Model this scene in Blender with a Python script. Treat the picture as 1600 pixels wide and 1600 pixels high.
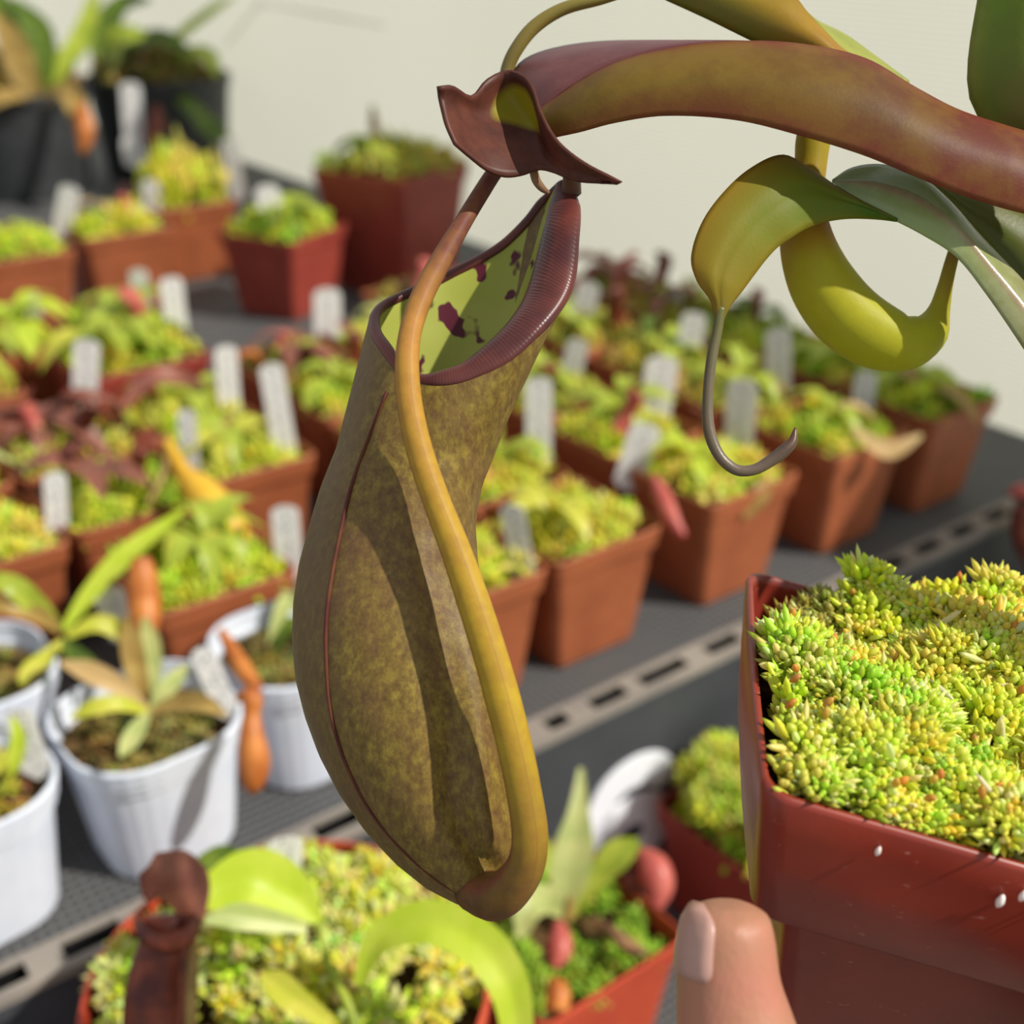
import bpy, math, random
import numpy as np
from mathutils import Vector, Matrix
random.seed(7); rng = np.random.default_rng(11)
for o in list(bpy.data.objects): bpy.data.objects.remove(o)
SC = bpy.context.scene
COL = SC.collection

# ------------------------------------------------------------------ camera, world, sun, exposure
F_PX = 1900.0; PITCH = math.radians(27); CAM_H = 0.45; BZ = 0.75       # camera 45 cm above the bench top, bench 75 cm high
CAM = Vector((0, 0, BZ + CAM_H))
cam = bpy.data.cameras.new('camera'); cam.sensor_width = 36; cam.lens = 36 * F_PX / 1600
cam.clip_start = 0.01
camo = bpy.data.objects.new('camera', cam); COL.objects.link(camo)
camo.location = CAM; camo.rotation_euler = (math.pi / 2 - PITCH, 0, 0)
cam.dof.use_dof = True; cam.dof.focus_distance = 0.245; cam.dof.aperture_fstop = 10.8
SC.camera = camo
W = bpy.data.worlds.new('sky'); SC.world = W; W.use_nodes = True
bg = W.node_tree.nodes['Background']; bg.inputs[0].default_value = (0.93, 0.97, 1.0, 1); bg.inputs[1].default_value = 0.56
SUN_TO = Vector((0.67, -0.23, 0.71)).normalized()
sun = bpy.data.lights.new('sun', 'SUN'); sun.energy = 5.0; sun.angle = math.radians(1.0); sun.color = (1, 0.955, 0.87)
suno = bpy.data.objects.new('sun', sun); COL.objects.link(suno); suno.location = (2, -1.5, 4)
suno.rotation_euler = SUN_TO.to_track_quat('Z', 'Y').to_euler()
vs = SC.view_settings
vs.view_transform = 'Standard'; vs.look = 'None'; vs.exposure = 0.0; vs.gamma = 1.0; vs.use_curve_mapping = False

# ------------------------------------------------------------------ coordinates
SN, CS = math.sin(PITCH), math.cos(PITCH)
RT = Vector((1, 0, 0)); FW = Vector((0, CS, -SN)); UP = Vector((0, SN, CS))
def P(x, y, d):                      # photo pixel + distance along the view axis -> point
    return CAM + RT * ((x - 800) / F_PX * d) + FW * d - UP * ((y - 800) / F_PX * d)
def GZ(x, y, z):                     # photo pixel on the horizontal plane z above the bench top
    r = RT * ((x - 800) / F_PX) + FW - UP * ((y - 800) / F_PX)
    t = (BZ + z - CAM.z) / r.z
    return CAM + r * t, t
YAW = math.radians(37)
EA = Vector((math.cos(YAW), math.sin(YAW), 0)); NB = Vector((-math.sin(YAW), math.cos(YAW), 0))
ORI = GZ(840, 1165, 0)[0]
def B(a, b, z=0): return ORI + EA * a + NB * b + Vector((0, 0, z))     # bench coordinates: along the edge, inward, up
def AB(p): q = p - ORI; return q.dot(EA), q.dot(NB)

# ------------------------------------------------------------------ materials
def lin(c):
    r = []
    for v in c[:3]:
        v /= 255.0
        r.append(v / 12.92 if v <= 0.04045 else ((v + 0.055) / 1.055) ** 2.4)
    return (r[0], r[1], r[2], 1)
def new_mat(name):
    m = bpy.data.materials.new(name); m.use_nodes = True
    nt = m.node_tree; nt.nodes.clear()
    out = nt.nodes.new('ShaderNodeOutputMaterial')
    return m, nt, out
def link(nt, a, b): nt.links.new(a, b)
def noise(nt, scale, detail=3, rough=0.55, coord='Object', vec=None, stretch=None):
    tc = nt.nodes.new('ShaderNodeTexCoord'); n = nt.nodes.new('ShaderNodeTexNoise')
    n.inputs['Scale'].default_value = scale; n.inputs['Detail'].default_value = detail; n.inputs['Roughness'].default_value = rough
    src = tc.outputs[coord]
    if stretch:
        mp = nt.nodes.new('ShaderNodeMapping'); mp.inputs['Scale'].default_value = stretch
        link(nt, src, mp.inputs[0]); src = mp.outputs[0]
    link(nt, src, n.inputs['Vector'])
    return n
def ramp(nt, fac, stops):
    r = nt.nodes.new('ShaderNodeValToRGB'); e = r.color_ramp.elements
    while len(e) > 1: e.remove(e[-1])
    e[0].position = stops[0][0]; e[0].color = lin(stops[0][1])
    for p, c in stops[1:]:
        q = e.new(p); q.color = lin(c)
    link(nt, fac, r.inputs[0]); return r
def mixc(nt, fac, a, b):
    m = nt.nodes.new('ShaderNodeMix'); m.data_type = 'RGBA'
    if isinstance(fac, (int, float)): m.inputs[0].default_value = fac
    else: link(nt, fac, m.inputs[0])
    for v, k in ((a, 6), (b, 7)):
        if isinstance(v, tuple): m.inputs[k].default_value = v
        else: link(nt, v, m.inputs[k])
    return m.outputs[2]
def math_(nt, op, a, b=None, clamp=False):
    m = nt.nodes.new('ShaderNodeMath'); m.operation = op; m.use_clamp = clamp
    for v, k in ((a, 0), (b, 1)):
        if v is None: continue
        if isinstance(v, (int, float)): m.inputs[k].default_value = v
        else: link(nt, v, m.inputs[k])
    return m.outputs[0]
def surface(nt, out, col, rough=0.5, spec=0.4, transl=0.0, tcol=None, bump=None, bstr=0.3, bdist=0.001, coat=0.0):
    p = nt.nodes.new('ShaderNodeBsdfPrincipled')
    if isinstance(col, tuple): p.inputs['Base Color'].default_value = col
    else: link(nt, col, p.inputs['Base Color'])
    if isinstance(rough, (int, float)): p.inputs['Roughness'].default_value = rough
    else: link(nt, rough, p.inputs['Roughness'])
    p.inputs['Specular IOR Level'].default_value = spec
    p.inputs['Coat Weight'].default_value = coat
    if bump is not None:
        b = nt.nodes.new('ShaderNodeBump'); b.inputs['Strength'].default_value = bstr; b.inputs['Distance'].default_value = bdist
        link(nt, bump, b.inputs['Height']); link(nt, b.outputs[0], p.inputs['Normal'])
    if transl > 0:
        t = nt.nodes.new('ShaderNodeBsdfTranslucent'); tc_ = tcol if tcol is not None else col
        if isinstance(tc_, tuple): t.inputs[0].default_value = tc_
        else: link(nt, tc_, t.inputs[0])
        mx = nt.nodes.new('ShaderNodeMixShader'); mx.inputs[0].default_value = transl
        link(nt, p.outputs[0], mx.inputs[1]); link(nt, t.outputs[0], mx.inputs[2]); link(nt, mx.outputs[0], out.inputs[0])
    else:
        link(nt, p.outputs[0], out.inputs[0])
    return p
def simple(name, c1, c2=None, scale=40, rough=0.5, spec=0.4, transl=0.0, bstr=0.0, coord='Object', stretch=None, lo=0.35, hi=0.65, coat=0.0):
    m, nt, out = new_mat(name)
    n = noise(nt, scale, coord=coord, stretch=stretch)
    col = ramp(nt, n.outputs[0], [(lo, c1), (hi, c2 or c1)]).outputs[0]
    surface(nt, out, col, rough, spec, transl, bump=n.outputs[0] if bstr else None, bstr=bstr, coat=coat)
    return m
def attr_mat(name, rough=0.5, spec=0.35, transl=0.3, bscale=0, bstr=0.2):   # colour from the mesh's own pigment attribute
    m, nt, out = new_mat(name)
    a = nt.nodes.new('ShaderNodeAttribute'); a.attribute_name = 'pigment'
    n = noise(nt, 900, 2)
    c = mixc(nt, math_(nt, 'MULTIPLY', n.outputs[0], 0.25), a.outputs['Color'], lin((225, 228, 120)))
    surface(nt, out, c, rough, spec, transl, bump=n.outputs[0] if bscale else None, bstr=bstr)
    return m
M = {}
M['terracotta'] = simple('terracotta_plastic', (142, 78, 48), (160, 90, 56), 25, 0.5, 0.35, bstr=0.05)
M['red_plastic'] = simple('red_brown_plastic', (136, 56, 46), (150, 64, 52), 20, 0.5, 0.3)
M['red_orange_plastic'] = simple('orange_red_plastic', (176, 66, 42), (190, 76, 48), 20, 0.42, 0.4)
M['black_plastic'] = simple('black_plastic', (44, 46, 48), (58, 60, 62), 30, 0.5, 0.4)
M['white_plastic'] = simple('white_plastic', (218, 225, 240), (228, 233, 244), 30, 0.4, 0.4, transl=0.12)
M['soil'] = simple('peat', (60, 44, 30), (110, 86, 52), 220, 0.9, 0.1, bstr=0.8)
M['moss_fine'] = attr_mat('sphagnum_fine', 0.36, 0.45, 0.4)
M['moss'] = attr_mat('sphagnum', 0.6, 0.2, 0.3)
def leaf_mat(name, c1, c2, transl=0.35, rough=0.4, scale=60, spec=0.4):
    m, nt, out = new_mat(name)
    n = noise(nt, scale, 3)
    col = ramp(nt, n.outputs[0], [(0.35, c1), (0.65, c2)]).outputs[0]
    surface(nt, out, col, rough, spec, transl)
    return m
M['leaf_green'] = leaf_mat('leaf_green', (150, 170, 50), (190, 202, 76))
M['leaf_dark'] = leaf_mat('leaf_dark_green', (70, 100, 30), (120, 140, 50))
M['leaf_yellow'] = leaf_mat('leaf_yellow_green', (190, 196, 56), (214, 206, 90))
M['leaf_bronze'] = leaf_mat('leaf_bronze', (150, 120, 60), (190, 160, 90))
M['leaf_mauve'] = leaf_mat('leaf_mauve', (120, 70, 62), (170, 110, 90))
M['leaf_tan'] = leaf_mat('leaf_tan', (200, 165, 110), (220, 190, 135))
M['leaf_pale'] = leaf_mat('leaf_pale_green', (172, 186, 110), (204, 206, 132))
M['leaf_lime'] = leaf_mat('leaf_lime', (196, 220, 56), (216, 230, 84), 0.45)
M['pitcher_maroon'] = leaf_mat('pitcher_maroon', (86, 36, 30), (140, 66, 40), 0.15, 0.35, 90)
M['pitcher_orange'] = leaf_mat('pitcher_orange', (180, 98, 44), (216, 138, 66), 0.25, 0.45, 60)
M['pitcher_yellow'] = leaf_mat('pitcher_yellow', (222, 170, 44), (236, 196, 70), 0.25, 0.4, 40)
M['pitcher_pink'] = leaf_mat('pitcher_pink', (186, 82, 76), (206, 112, 98), 0.25, 0.4, 60)
M['twig'] = leaf_mat('dry_brown', (90, 62, 40), (150, 112, 76), 0.05, 0.8, 80)

# pigment patterns along/across a blade: attribute 'st' = (along 0..1, across 0..1, 0)
def st_nodes(nt):
    a = nt.nodes.new('ShaderNodeAttribute'); a.attribute_name = 'st'
    s = nt.nodes.new('ShaderNodeSeparateXYZ'); link(nt, a.outputs['Vector'], s.inputs[0])
    return s.outputs[0], s.outputs[1]
def blade_mat(name, along, across=None, amix=0.5, mottle=None, mfac=0.4, mscale=120, transl=0.3, rough=0.38, spec=0.45, stretch=None, coat=0.0):
    m, nt, out = new_mat(name)
    s, t = st_nodes(nt)
    n = noise(nt, mscale, 4, stretch=stretch)
    s2 = math_(nt, 'ADD', s, math_(nt, 'MULTIPLY', math_(nt, 'SUBTRACT', n.outputs[0], 0.5), 0.14))
    c = ramp(nt, s2, along).outputs[0]
    if across:
        r2 = nt.nodes.new('ShaderNodeValToRGB'); e = r2.color_ramp.elements
        col, prof = across
        e[0].position = prof[0][0]; e[0].color = (prof[0][1],) * 3 + (1,)
        e[1].position = prof[-1][0]; e[1].color = (prof[-1][1],) * 3 + (1,)
        for p_, v_ in prof[1:-1]:
            q = e.new(p_); q.color = (v_, v_, v_, 1)
        link(nt, t, r2.inputs[0])
        c = mixc(nt, r2.outputs[0], c, lin(col))
    if mottle:
        n2 = noise(nt, mscale * 1.7, 5, 0.65, stretch=stretch)
        f = math_(nt, 'MULTIPLY', math_(nt, 'MULTIPLY', math_(nt, 'SUBTRACT', n2.outputs[0], 0.42), 6, True), mfac, True)
        c = mixc(nt, f, c, lin(mottle))
    fine = noise(nt, 1400, 2)
    surface(nt, out, c, rough, spec, transl, bump=fine.outputs[0], bstr=0.12, bdist=0.0003, coat=coat)
    return m

# ------------------------------------------------------------------ object helpers
ORG = {}
def props(o, label=None, cat=None, group=None, kind=None):
    if label: o['label'] = label
    if cat: o['category'] = cat
    if group: o['group'] = group
    if kind: o['kind'] = kind
    return o
def thing(name, label, cat, loc, rz=0, group=None):
    o = bpy.data.objects.new(name, None); COL.objects.link(o); o.location = loc; o.rotation_euler = (0, 0, rz)
    o.empty_display_size = 0.02
    ORG[o.name] = Vector(loc)
    return props(o, label, cat, group)
def mesh(name, verts, faces, smooth=True):
    me = bpy.data.meshes.new(name)
    me.from_pydata([tuple(v) for v in verts], [], faces)
    if smooth: me.polygons.foreach_set('use_smooth', [True] * len(me.polygons))
    me.update(); return me
def obj(name, verts, faces, mat, parent=None, smooth=True, st=None, solid=0.0, sub=0):
    """mesh object from world-space vertices, parented to a thing (no rotation on that thing)"""
    if parent is not None: org = ORG[parent.name]
    else: org = sum((Vector(v) for v in verts), Vector()) / len(verts)
    me = mesh(name, [Vector(v) - org for v in verts], faces, smooth)
    if st is not None:
        at = me.attributes.new('st', 'FLOAT_VECTOR', 'POINT'); at.data.foreach_set('vector', np.array(st, dtype=np.float32).ravel())
    me.materials.append(mat)
    o = bpy.data.objects.new(name, me); COL.objects.link(o)
    if parent is not None:
        o.parent = parent
    else:
        o.location = org
    ORG[o.name] = org
    if solid:
        s = o.modifiers.new('thickness', 'SOLIDIFY'); s.thickness = solid; s.offset = 0
    if sub:
        s = o.modifiers.new('smooth', 'SUBSURF'); s.levels = sub; s.render_levels = sub
    return o
def shared(name, me, parent, loc, rot=(0, 0, 0), scale=(1, 1, 1)):
    o = bpy.data.objects.new(name, me); COL.objects.link(o); o.parent = parent
    o.location = loc; o.rotation_euler = rot; o.scale = scale
    return o
def boxv(lo, hi, fr=None):
    v = [(x, y, z) for x in (lo[0], hi[0]) for y in (lo[1], hi[1]) for z in (lo[2], hi[2])]
    f = [(0, 1, 3, 2), (4, 6, 7, 5), (0, 4, 5, 1), (2, 3, 7, 6), (0, 2, 6, 4), (1, 5, 7, 3)]
    return [Vector(p) if fr is None else fr(*p) for p in v], f
def join(parts):
    V, F_ = [], []
    for v, f in parts:
        k = len(V); V += list(v); F_ += [tuple(i + k for i in q) for q in f]
    return V, F_
def spline(pts, n):
    """Catmull-Rom through points (tuples of any length), n samples"""
    a = np.array([tuple(p) for p in pts], dtype=float); m = len(a)
    d = np.r_[0, np.cumsum(np.linalg.norm(np.diff(a[:, :3] if a.shape[1] > 2 else a, axis=0), axis=1) + 1e-9)]
    d /= d[-1]; out = []
    for t in np.linspace(0, 1, n):
        i = min(max(np.searchsorted(d, t, side='right') - 1, 0), m - 2)
        u = (t - d[i]) / (d[i + 1] - d[i])
        p1, p2 = a[i], a[i + 1]
        h = d[i + 1] - d[i]
        m1 = (p2 - a[i - 1]) / (d[i + 1] - d[i - 1]) * h if i > 0 else (p2 - p1)
        m2 = (a[i + 2] - p1) / (d[i + 2] - d[i]) * h if i < m - 2 else (p2 - p1)
        out.append((2*u**3 - 3*u**2 + 1) * p1 + (u**3 - 2*u**2 + u) * m1 + (-2*u**3 + 3*u**2) * p2 + (u**3 - u**2) * m2)
    return np.array(out)
def tube_geo(pts, radii, k=12, cap=True, flat=None):
    """tube through world points; radii per point; returns verts, faces, st"""
    pts = [Vector(p) for p in pts]; n = len(pts); V = []; F_ = []; ST = []
    up = None
    for i in range(n):
        t = (pts[min(i + 1, n - 1)] - pts[max(i - 1, 0)]).normalized()
        if up is None:
            up = -FW if abs(t.dot(FW)) < 0.95 else Vector(UP)
        x = (up - t * up.dot(t)).normalized(); y = t.cross(x); up = x
        r = radii[i]
        for j in range(k):
            a = 2 * math.pi * j / k
            ra = r if flat is None else r * flat
            V.append(pts[i] + x * (math.cos(a) * ra) + y * (math.sin(a) * r)); ST.append((i / (n - 1), j / k, 0))
    for i in range(n - 1):
        for j in range(k):
            F_.append((i*k + j, i*k + (j+1) % k, (i+1)*k + (j+1) % k, (i+1)*k + j))
    if cap:
        F_.append(tuple(range(k - 1, -1, -1))); F_.append(tuple((n-1)*k + j for j in range(k)))
    return V, F_, ST
def tube(name, pix, mat, parent, n=40, k=12, sub=0, flat=None):
    """pix: (x, y, d, radius in photo pixels)"""
    s = spline([(*P(x, y, d), r / F_PX * d) for x, y, d, r in pix], n)
    V, F_, ST = tube_geo([p[:3] for p in s], [max(p[3], 1e-5) for p in s], k, flat=flat)
    return obj(name, V, F_, mat, parent, st=ST, sub=sub)
def ribbon(name, ea, eb, mat, parent, n=40, m=11, bulge=0.0, crease=0.0, solid=0.0006, wave=0.0):
    """leaf blade between two edge curves of (x, y, d); bulge/crease move the middle towards the viewer, in metres"""
    A = spline([P(*p) for p in ea], n); Bc = spline([P(*p) for p in eb], n)
    V = []; ST = []; F_ = []
    for i in range(n):
        for j in range(m):
            t = j / (m - 1); q = Vector(A[i]).lerp(Vector(Bc[i]), t)
            k = math.sin(math.pi * t) * bulge + crease * math.exp(-((t - 0.5) / 0.07) ** 2)
            k *= min(1, 6 * min(i / (n - 1) + 0.02, 1 - i / (n - 1) + 0.02))
            q = q - FW * k
            V.append(q); ST.append((i / (n - 1), t, 0))
    for i in range(n - 1):
        for j in range(m - 1):
            F_.append((i*m + j, i*m + j + 1, (i+1)*m + j + 1, (i+1)*m + j))
    return obj(name, V, F_, mat, parent, st=ST, solid=solid)
def blade(name, pix, mat, parent, n=14, m=5, fold=0.25, nrm=None, solid=0.0):
    """leaf from a centre line of (x, y, d, half width in pixels)"""
    s = spline([(*P(x, y, d), w / F_PX * d) for x, y, d, w in pix], n)
    V = []; F_ = []; ST = []
    for i in range(n):
        t = Vector(s[min(i+1, n-1)][:3]) - Vector(s[max(i-1, 0)][:3]); t.normalize()
        nn = nrm or (-FW + Vector((0, 0, 0.6))).normalized()
        sd = t.cross(nn).normalized(); nr = sd.cross(t).normalized()
        w = max(s[i][3], 1e-4)
        for j in range(m):
            u = 2 * j / (m - 1) - 1
            V.append(Vector(s[i][:3]) + sd * (u * w) + nr * (abs(u) * w * fold)); ST.append((i/(n-1), j/(m-1), 0))
    for i in range(n - 1):
        for j in range(m - 1):
            F_.append((i*m + j, i*m + j + 1, (i+1)*m + j + 1, (i+1)*m + j))
    return obj(name, V, F_, mat, parent, st=ST, solid=solid)

# ------------------------------------------------------------------ setting: floor, shade-cloth wall, benches
def bfr(a, b, z): return B(a, b, z)
v, f = boxv((-3, -3, -BZ - 0.05), (0.75, 4, -BZ), bfr)
fl = props(obj('floor', v, f, simple('concrete', (120, 116, 108), (150, 146, 138), 12, 0.8, 0.2), smooth=False), kind='structure', label='grey concrete greenhouse floor')
def cloth():
    m, nt, out = new_mat('shade_cloth')
    tc = nt.nodes.new('ShaderNodeTexCoord'); mp = nt.nodes.new('ShaderNodeMapping'); mp.inputs['Rotation'].default_value = (0, 0, -YAW)
    link(nt, tc.outputs['Object'], mp.inputs[0])
    w1 = nt.nodes.new('ShaderNodeTexWave'); w1.wave_type = 'BANDS'; w1.bands_direction = 'Z'; w1.inputs['Scale'].default_value = 62; w1.inputs['Distortion'].default_value = 0.6
    w2 = nt.nodes.new('ShaderNodeTexWave'); w2.wave_type = 'BANDS'; w2.bands_direction = 'Y'; w2.inputs['Scale'].default_value = 62; w2.inputs['Distortion'].default_value = 0.6
    link(nt, mp.outputs[0], w1.inputs[0]); link(nt, mp.outputs[0], w2.inputs[0])
    wv = math_(nt, 'ADD', math_(nt, 'MULTIPLY', w1.outputs[1], 0.7), math_(nt, 'MULTIPLY', w2.outputs[1], 0.3))
    n = noise(nt, 3, 2)
    c = ramp(nt, wv, [(0.15, (228, 227, 214)), (0.8, (255, 254, 247))]).outputs[0]
    c = mixc(nt, math_(nt, 'MULTIPLY', n.outputs[0], 0.12), c, lin((214, 215, 198)))
    surface(nt, out, c, 0.9, 0.1, 0.8)
    return m
M['cloth'] = cloth()
nb, nz = 60, 12; V = []; F_ = []
for i in range(nb + 1):
    for j in range(nz + 1):
        b = -1.0 + 4.4 * i / nb; z = -BZ + (0.60 + BZ) * j / nz
        V.append(B(0.655 + 0.004 * math.sin(b * 3.1 + z * 2) + 0.002 * math.sin(b * 11), b, z))
for i in range(nb):
    for j in range(nz):
        k = i * (nz + 1) + j; F_.append((k, k + 1, k + nz + 2, k + nz + 1))
wall = props(obj('wall_back', V, F_, M['cloth'], solid=0.0012), kind='structure', label='white woven shade-cloth wall at the end of the bench')
seam_m = simple('cloth_seam', (196, 197, 184), (206, 206, 194), 60, 0.9, 0.1, transl=0.3)
def wall_pt(x, y):
    r = RT * ((x - 800) / F_PX) + FW - UP * ((y - 800) / F_PX)
    t = ((ORI + EA * 0.648) - CAM).dot(EA) / r.dot(EA); return CAM + r * t
for (x0, y0, x1, y1) in ((408, 2, 352, 72), (400, 4, 600, 40)):
    a, b = wall_pt(x0, y0), wall_pt(x1, y1)
    V, F_, ST = tube_geo([a.lerp(b, i / 8) for i in range(9)], [0.0012] * 9, 6); obj('seam', V, F_, seam_m, wall)

# bench: black plastic staging with a mesh deck and a slotted front rim
def deck_mat():
    m, nt, out = new_mat('black_mesh_deck')
    tc = nt.nodes.new('ShaderNodeTexCoord'); mp = nt.nodes.new('ShaderNodeMapping'); mp.inputs['Rotation'].default_value = (0, 0, -YAW)
    link(nt, tc.outputs['Object'], mp.inputs[0])
    w = []
    for d in ('X', 'Y'):
        q = nt.nodes.new('ShaderNodeTexWave'); q.wave_type = 'BANDS'; q.bands_direction = d; q.inputs['Scale'].default_value = 55
        link(nt, mp.outputs[0], q.inputs[0]); w.append(q.outputs[1])
    g = math_(nt, 'MAXIMUM', w[0], w[1])
    n = noise(nt, 9, 3)
    c = ramp(nt, g, [(0.55, (38, 39, 41)), (0.85, (86, 87, 90))]).outputs[0]
    c = mixc(nt, math_(nt, 'MULTIPLY', n.outputs[0], 0.3), c, lin((118, 114, 106)))
    surface(nt, out, c, 0.6, 0.35, bump=g, bstr=0.7, bdist=0.002)
    return m
M['deck'] = deck_mat()
M['rim_dusty'] = simple('dusty_black_plastic', (120, 114, 108), (150, 141, 130), 18, 0.75, 0.25, lo=0.3, hi=0.7)
M['side'] = simple('bench_side_plastic', (56, 58, 62), (70, 72, 76), 14, 0.55, 0.35)
bench = thing('plant_bench', 'black plastic greenhouse bench with mesh deck and slotted front rim', 'bench', B(0, 0.9, -BZ))
A0, A1, B1 = -1.1, 0.645, 2.25
v, f = boxv((A0, 0.022, -0.012), (A1, B1, 0.0), bfr); obj('deck', v, f, M['deck'], bench, smooth=False)
slots = []
a = -1.06
slots = [(0.015, 0.031), (0.050, 0.078), (0.091, 0.131)]
a = 0.15
while a < 0.6: slots.append((a, a + 0.03)); a += 0.045
a = -0.025
while a > -1.05: slots.append((a - 0.028, a)); a -= 0.045
slots.sort()
parts = [boxv((A0, 0.0, -0.004), (A1, 0.0050, 0.0015), bfr), boxv((A0, 0.0175, -0.001), (A1, 0.022, 0.0015), bfr)]
prev = A0
for s0, s1 in slots + [(A1, A1)]:
    parts.append(boxv((prev, 0.0050, -0.001), (s0, 0.0175, 0.0015), bfr)); prev = s1
v, f = join(parts); obj('front_rim', v, f, M['rim_dusty'], bench, smooth=False)
v, f = join([boxv((A0, 0.0006, -0.045), (A1, 0.0044, -0.0045), bfr), boxv((A0, 0.0178, -0.045), (A1, 0.0219, -0.0015), bfr), boxv((A0, 0.0044, -0.045), (A1, 0.0178, -0.042), bfr)])
obj('slot_shade_trough', v, f, simple('slot_shade_black', (20, 20, 21), (26, 26, 27), 20, 0.8, 0.1), bench, smooth=False)  # near-black trough added under the slots to imitate their shade
v, f = boxv((A0, -0.0004, -0.165), (A1, 0.0005, -0.004), bfr); side = obj('side_panel', v, f, M['side'], bench, smooth=False)
for aa in (A0 + 0.05, -0.2, A1 - 0.05):
    for bb in (0.05, B1 - 0.08):
        v, f = boxv((aa - 0.02, bb - 0.02, -BZ), (aa + 0.02, bb + 0.02, -0.012), bfr); obj('leg', v, f, M['black_plastic'], bench, smooth=False)
# numeral 6 on the side panel, a thick rounded stroke
def numeral(ca, cz, w, h, thick):
    pts = []
    for i in range(14):                      # top hook, right end to left side
        t = math.radians(25 + 155 * i / 13); pts.append((0.46 * w * math.cos(t) + 0.02 * w, 0.24 * h * math.sin(t) + 0.22 * h))
    pts += [(-0.45 * w, 0.05 * h), (-0.45 * w, -0.12 * h)]
    for i in range(27):                      # bowl
        t = math.radians(185 + 350 * i / 26); pts.append((0.45 * w * math.cos(t), 0.27 * h * math.sin(t) - 0.21 * h))
    s = spline(pts, 90); V = []; F_ = []
    for i in range(90):
        t = s[min(i+1, 89)] - s[max(i-1, 0)]; t /= np.linalg.norm(t); nn = np.array((-t[1], t[0]))
        for sgn in (-1, 1):
            q = s[i] + nn * sgn * thick / 2
            for b in (-0.0022, -0.0005): V.append(B(ca + q[0], b, cz + q[1]))
    for i in range(89):
        k = i * 4
        for a_, b_ in ((0, 1), (1, 3), (3, 2), (2, 0)): F_.append((k + a_, k + b_, k + 4 + b_, k + 4 + a_))
    for ci in (0, 89):                       # round ends
        c0 = s[ci]; k = len(V); m = 14
        for j in range(m):
            for b in (-0.0022, -0.0005): V.append(B(ca + c0[0] + thick / 2 * math.cos(2*math.pi*j/m), b, cz + c0[1] + thick / 2 * math.sin(2*math.pi*j/m)))
        F_.append(tuple(k + 2 * j for j in range(m)))
        for j in range(m): F_.append((k + 2*j, k + 2*j + 1, k + (2*j + 3) % (2*m), k + (2*j + 2) % (2*m)))
    return V, F_
v, f = numeral(0.077, -0.094, 0.058, 0.080, 0.024)
num = obj('numeral', v, f, simple('white_paint', (232, 236, 244), (240, 242, 248), 20, 0.5, 0.3), side, smooth=False); num['label'] = 'white painted numeral 6'
LZ = -0.16
shelf = thing('lower_shelf', 'low black shelf in front of the bench side', 'shelf', B(0, -0.3, -BZ))
v, f = boxv((-0.8, -0.42, LZ - 0.012), (0.64, -0.004, LZ), bfr); obj('deck', v, f, M['deck'], shelf, smooth=False)
for aa in (-0.76, 0.6):
    for bb in (-0.38, -0.04):
        v, f = boxv((aa - 0.015, bb - 0.015, -BZ), (aa + 0.015, bb + 0.015, LZ - 0.012), bfr); obj('leg', v, f, M['black_plastic'], shelf, smooth=False)

# ------------------------------------------------------------------ shared small meshes for the potted plants
def rring(half, rad, z, k=4):
    """rounded square ring"""
    r = []
    for cx, cy, a0 in ((1, 1, 0), (-1, 1, 90), (-1, -1, 180), (1, -1, 270)):
        for i in range(k):
            t = math.radians(a0 + 90 * i / (k - 1))
            r.append((cx * (half - rad) + rad * math.cos(t), cy * (half - rad) + rad * math.sin(t), z))
    return r
def loft(rings, close_first=True, close_last=True):
    k = len(rings[0]); V = [p for r in rings for p in r]; F_ = []
    for i in range(len(rings) - 1):
        for j in range(k): F_.append((i*k + j, i*k + (j+1) % k, (i+1)*k + (j+1) % k, (i+1)*k + j))
    if close_first: F_.append(tuple(range(k - 1, -1, -1)))
    if close_last: F_.append(tuple((len(rings) - 1) * k + j for j in range(k)))
    return V, F_
def pot_mesh(name, mat, top, bot, h, lip=0.016, rad=0.007, k=4, lipout=0.002, wall_=0.0016, rf=None):
    rb = rad if rf is None else rf * bot; rt = rad if rf is None else rf * top
    inner_z = h - 0.016
    body = lambda z: bot + (top - lipout - bot) * z / h
    prof = [(bot - 0.002, 0.0), (bot, 0.002), (body(h - lip), h - lip), (body(h - lip) + lipout, h - lip + 0.001), (top, h - 0.001), (top - 0.0006, h), (top - wall_, h), (top - wall_ - 0.001, inner_z)]
    rings = [rring(hh, min(rb + (rt - rb) * (zz / h), hh * 0.999), zz, k) for hh, zz in prof]
    V, F_ = loft(rings); me = mesh(name, V, F_, False); me.materials.append(mat); me.materials.append(M['soil'])
    me.polygons[len(F_) - 1].material_index = 1
    return me
POT = {}
POT['brown'] = pot_mesh('brown_pot', M['terracotta'], 0.0455, 0.034, 0.088)
POT['red'] = pot_mesh('red_pot', M['red_plastic'], 0.056, 0.042, 0.098)
POT['tan'] = pot_mesh('wide_brown_pot', M['terracotta'], 0.056, 0.042, 0.098)
POT['bigred'] = pot_mesh('big_red_pot', M['red_plastic'], 0.071, 0.054, 0.150, 0.022)
POT['white'] = pot_mesh('white_pot', M['white_plastic'], 0.0445, 0.034, 0.078, 0.012, k=7, rf=0.72)
POT['black'] = pot_mesh('black_pot', M['black_plastic'], 0.125, 0.105, 0.165, 0.02, k=9, rf=0.98)
POT['front'] = pot_mesh('front_red_pot', M['red_orange_plastic'], 0.052, 0.040, 0.094, 0.018)
POT['round'] = pot_mesh('round_red_pot', M['red_orange_plastic'], 0.084, 0.062, 0.206, 0.022, k=9, rf=0.98)
POT['dark'] = pot_mesh('dark_red_pot', M['red_plastic'], 0.047, 0.036, 0.088)
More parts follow.
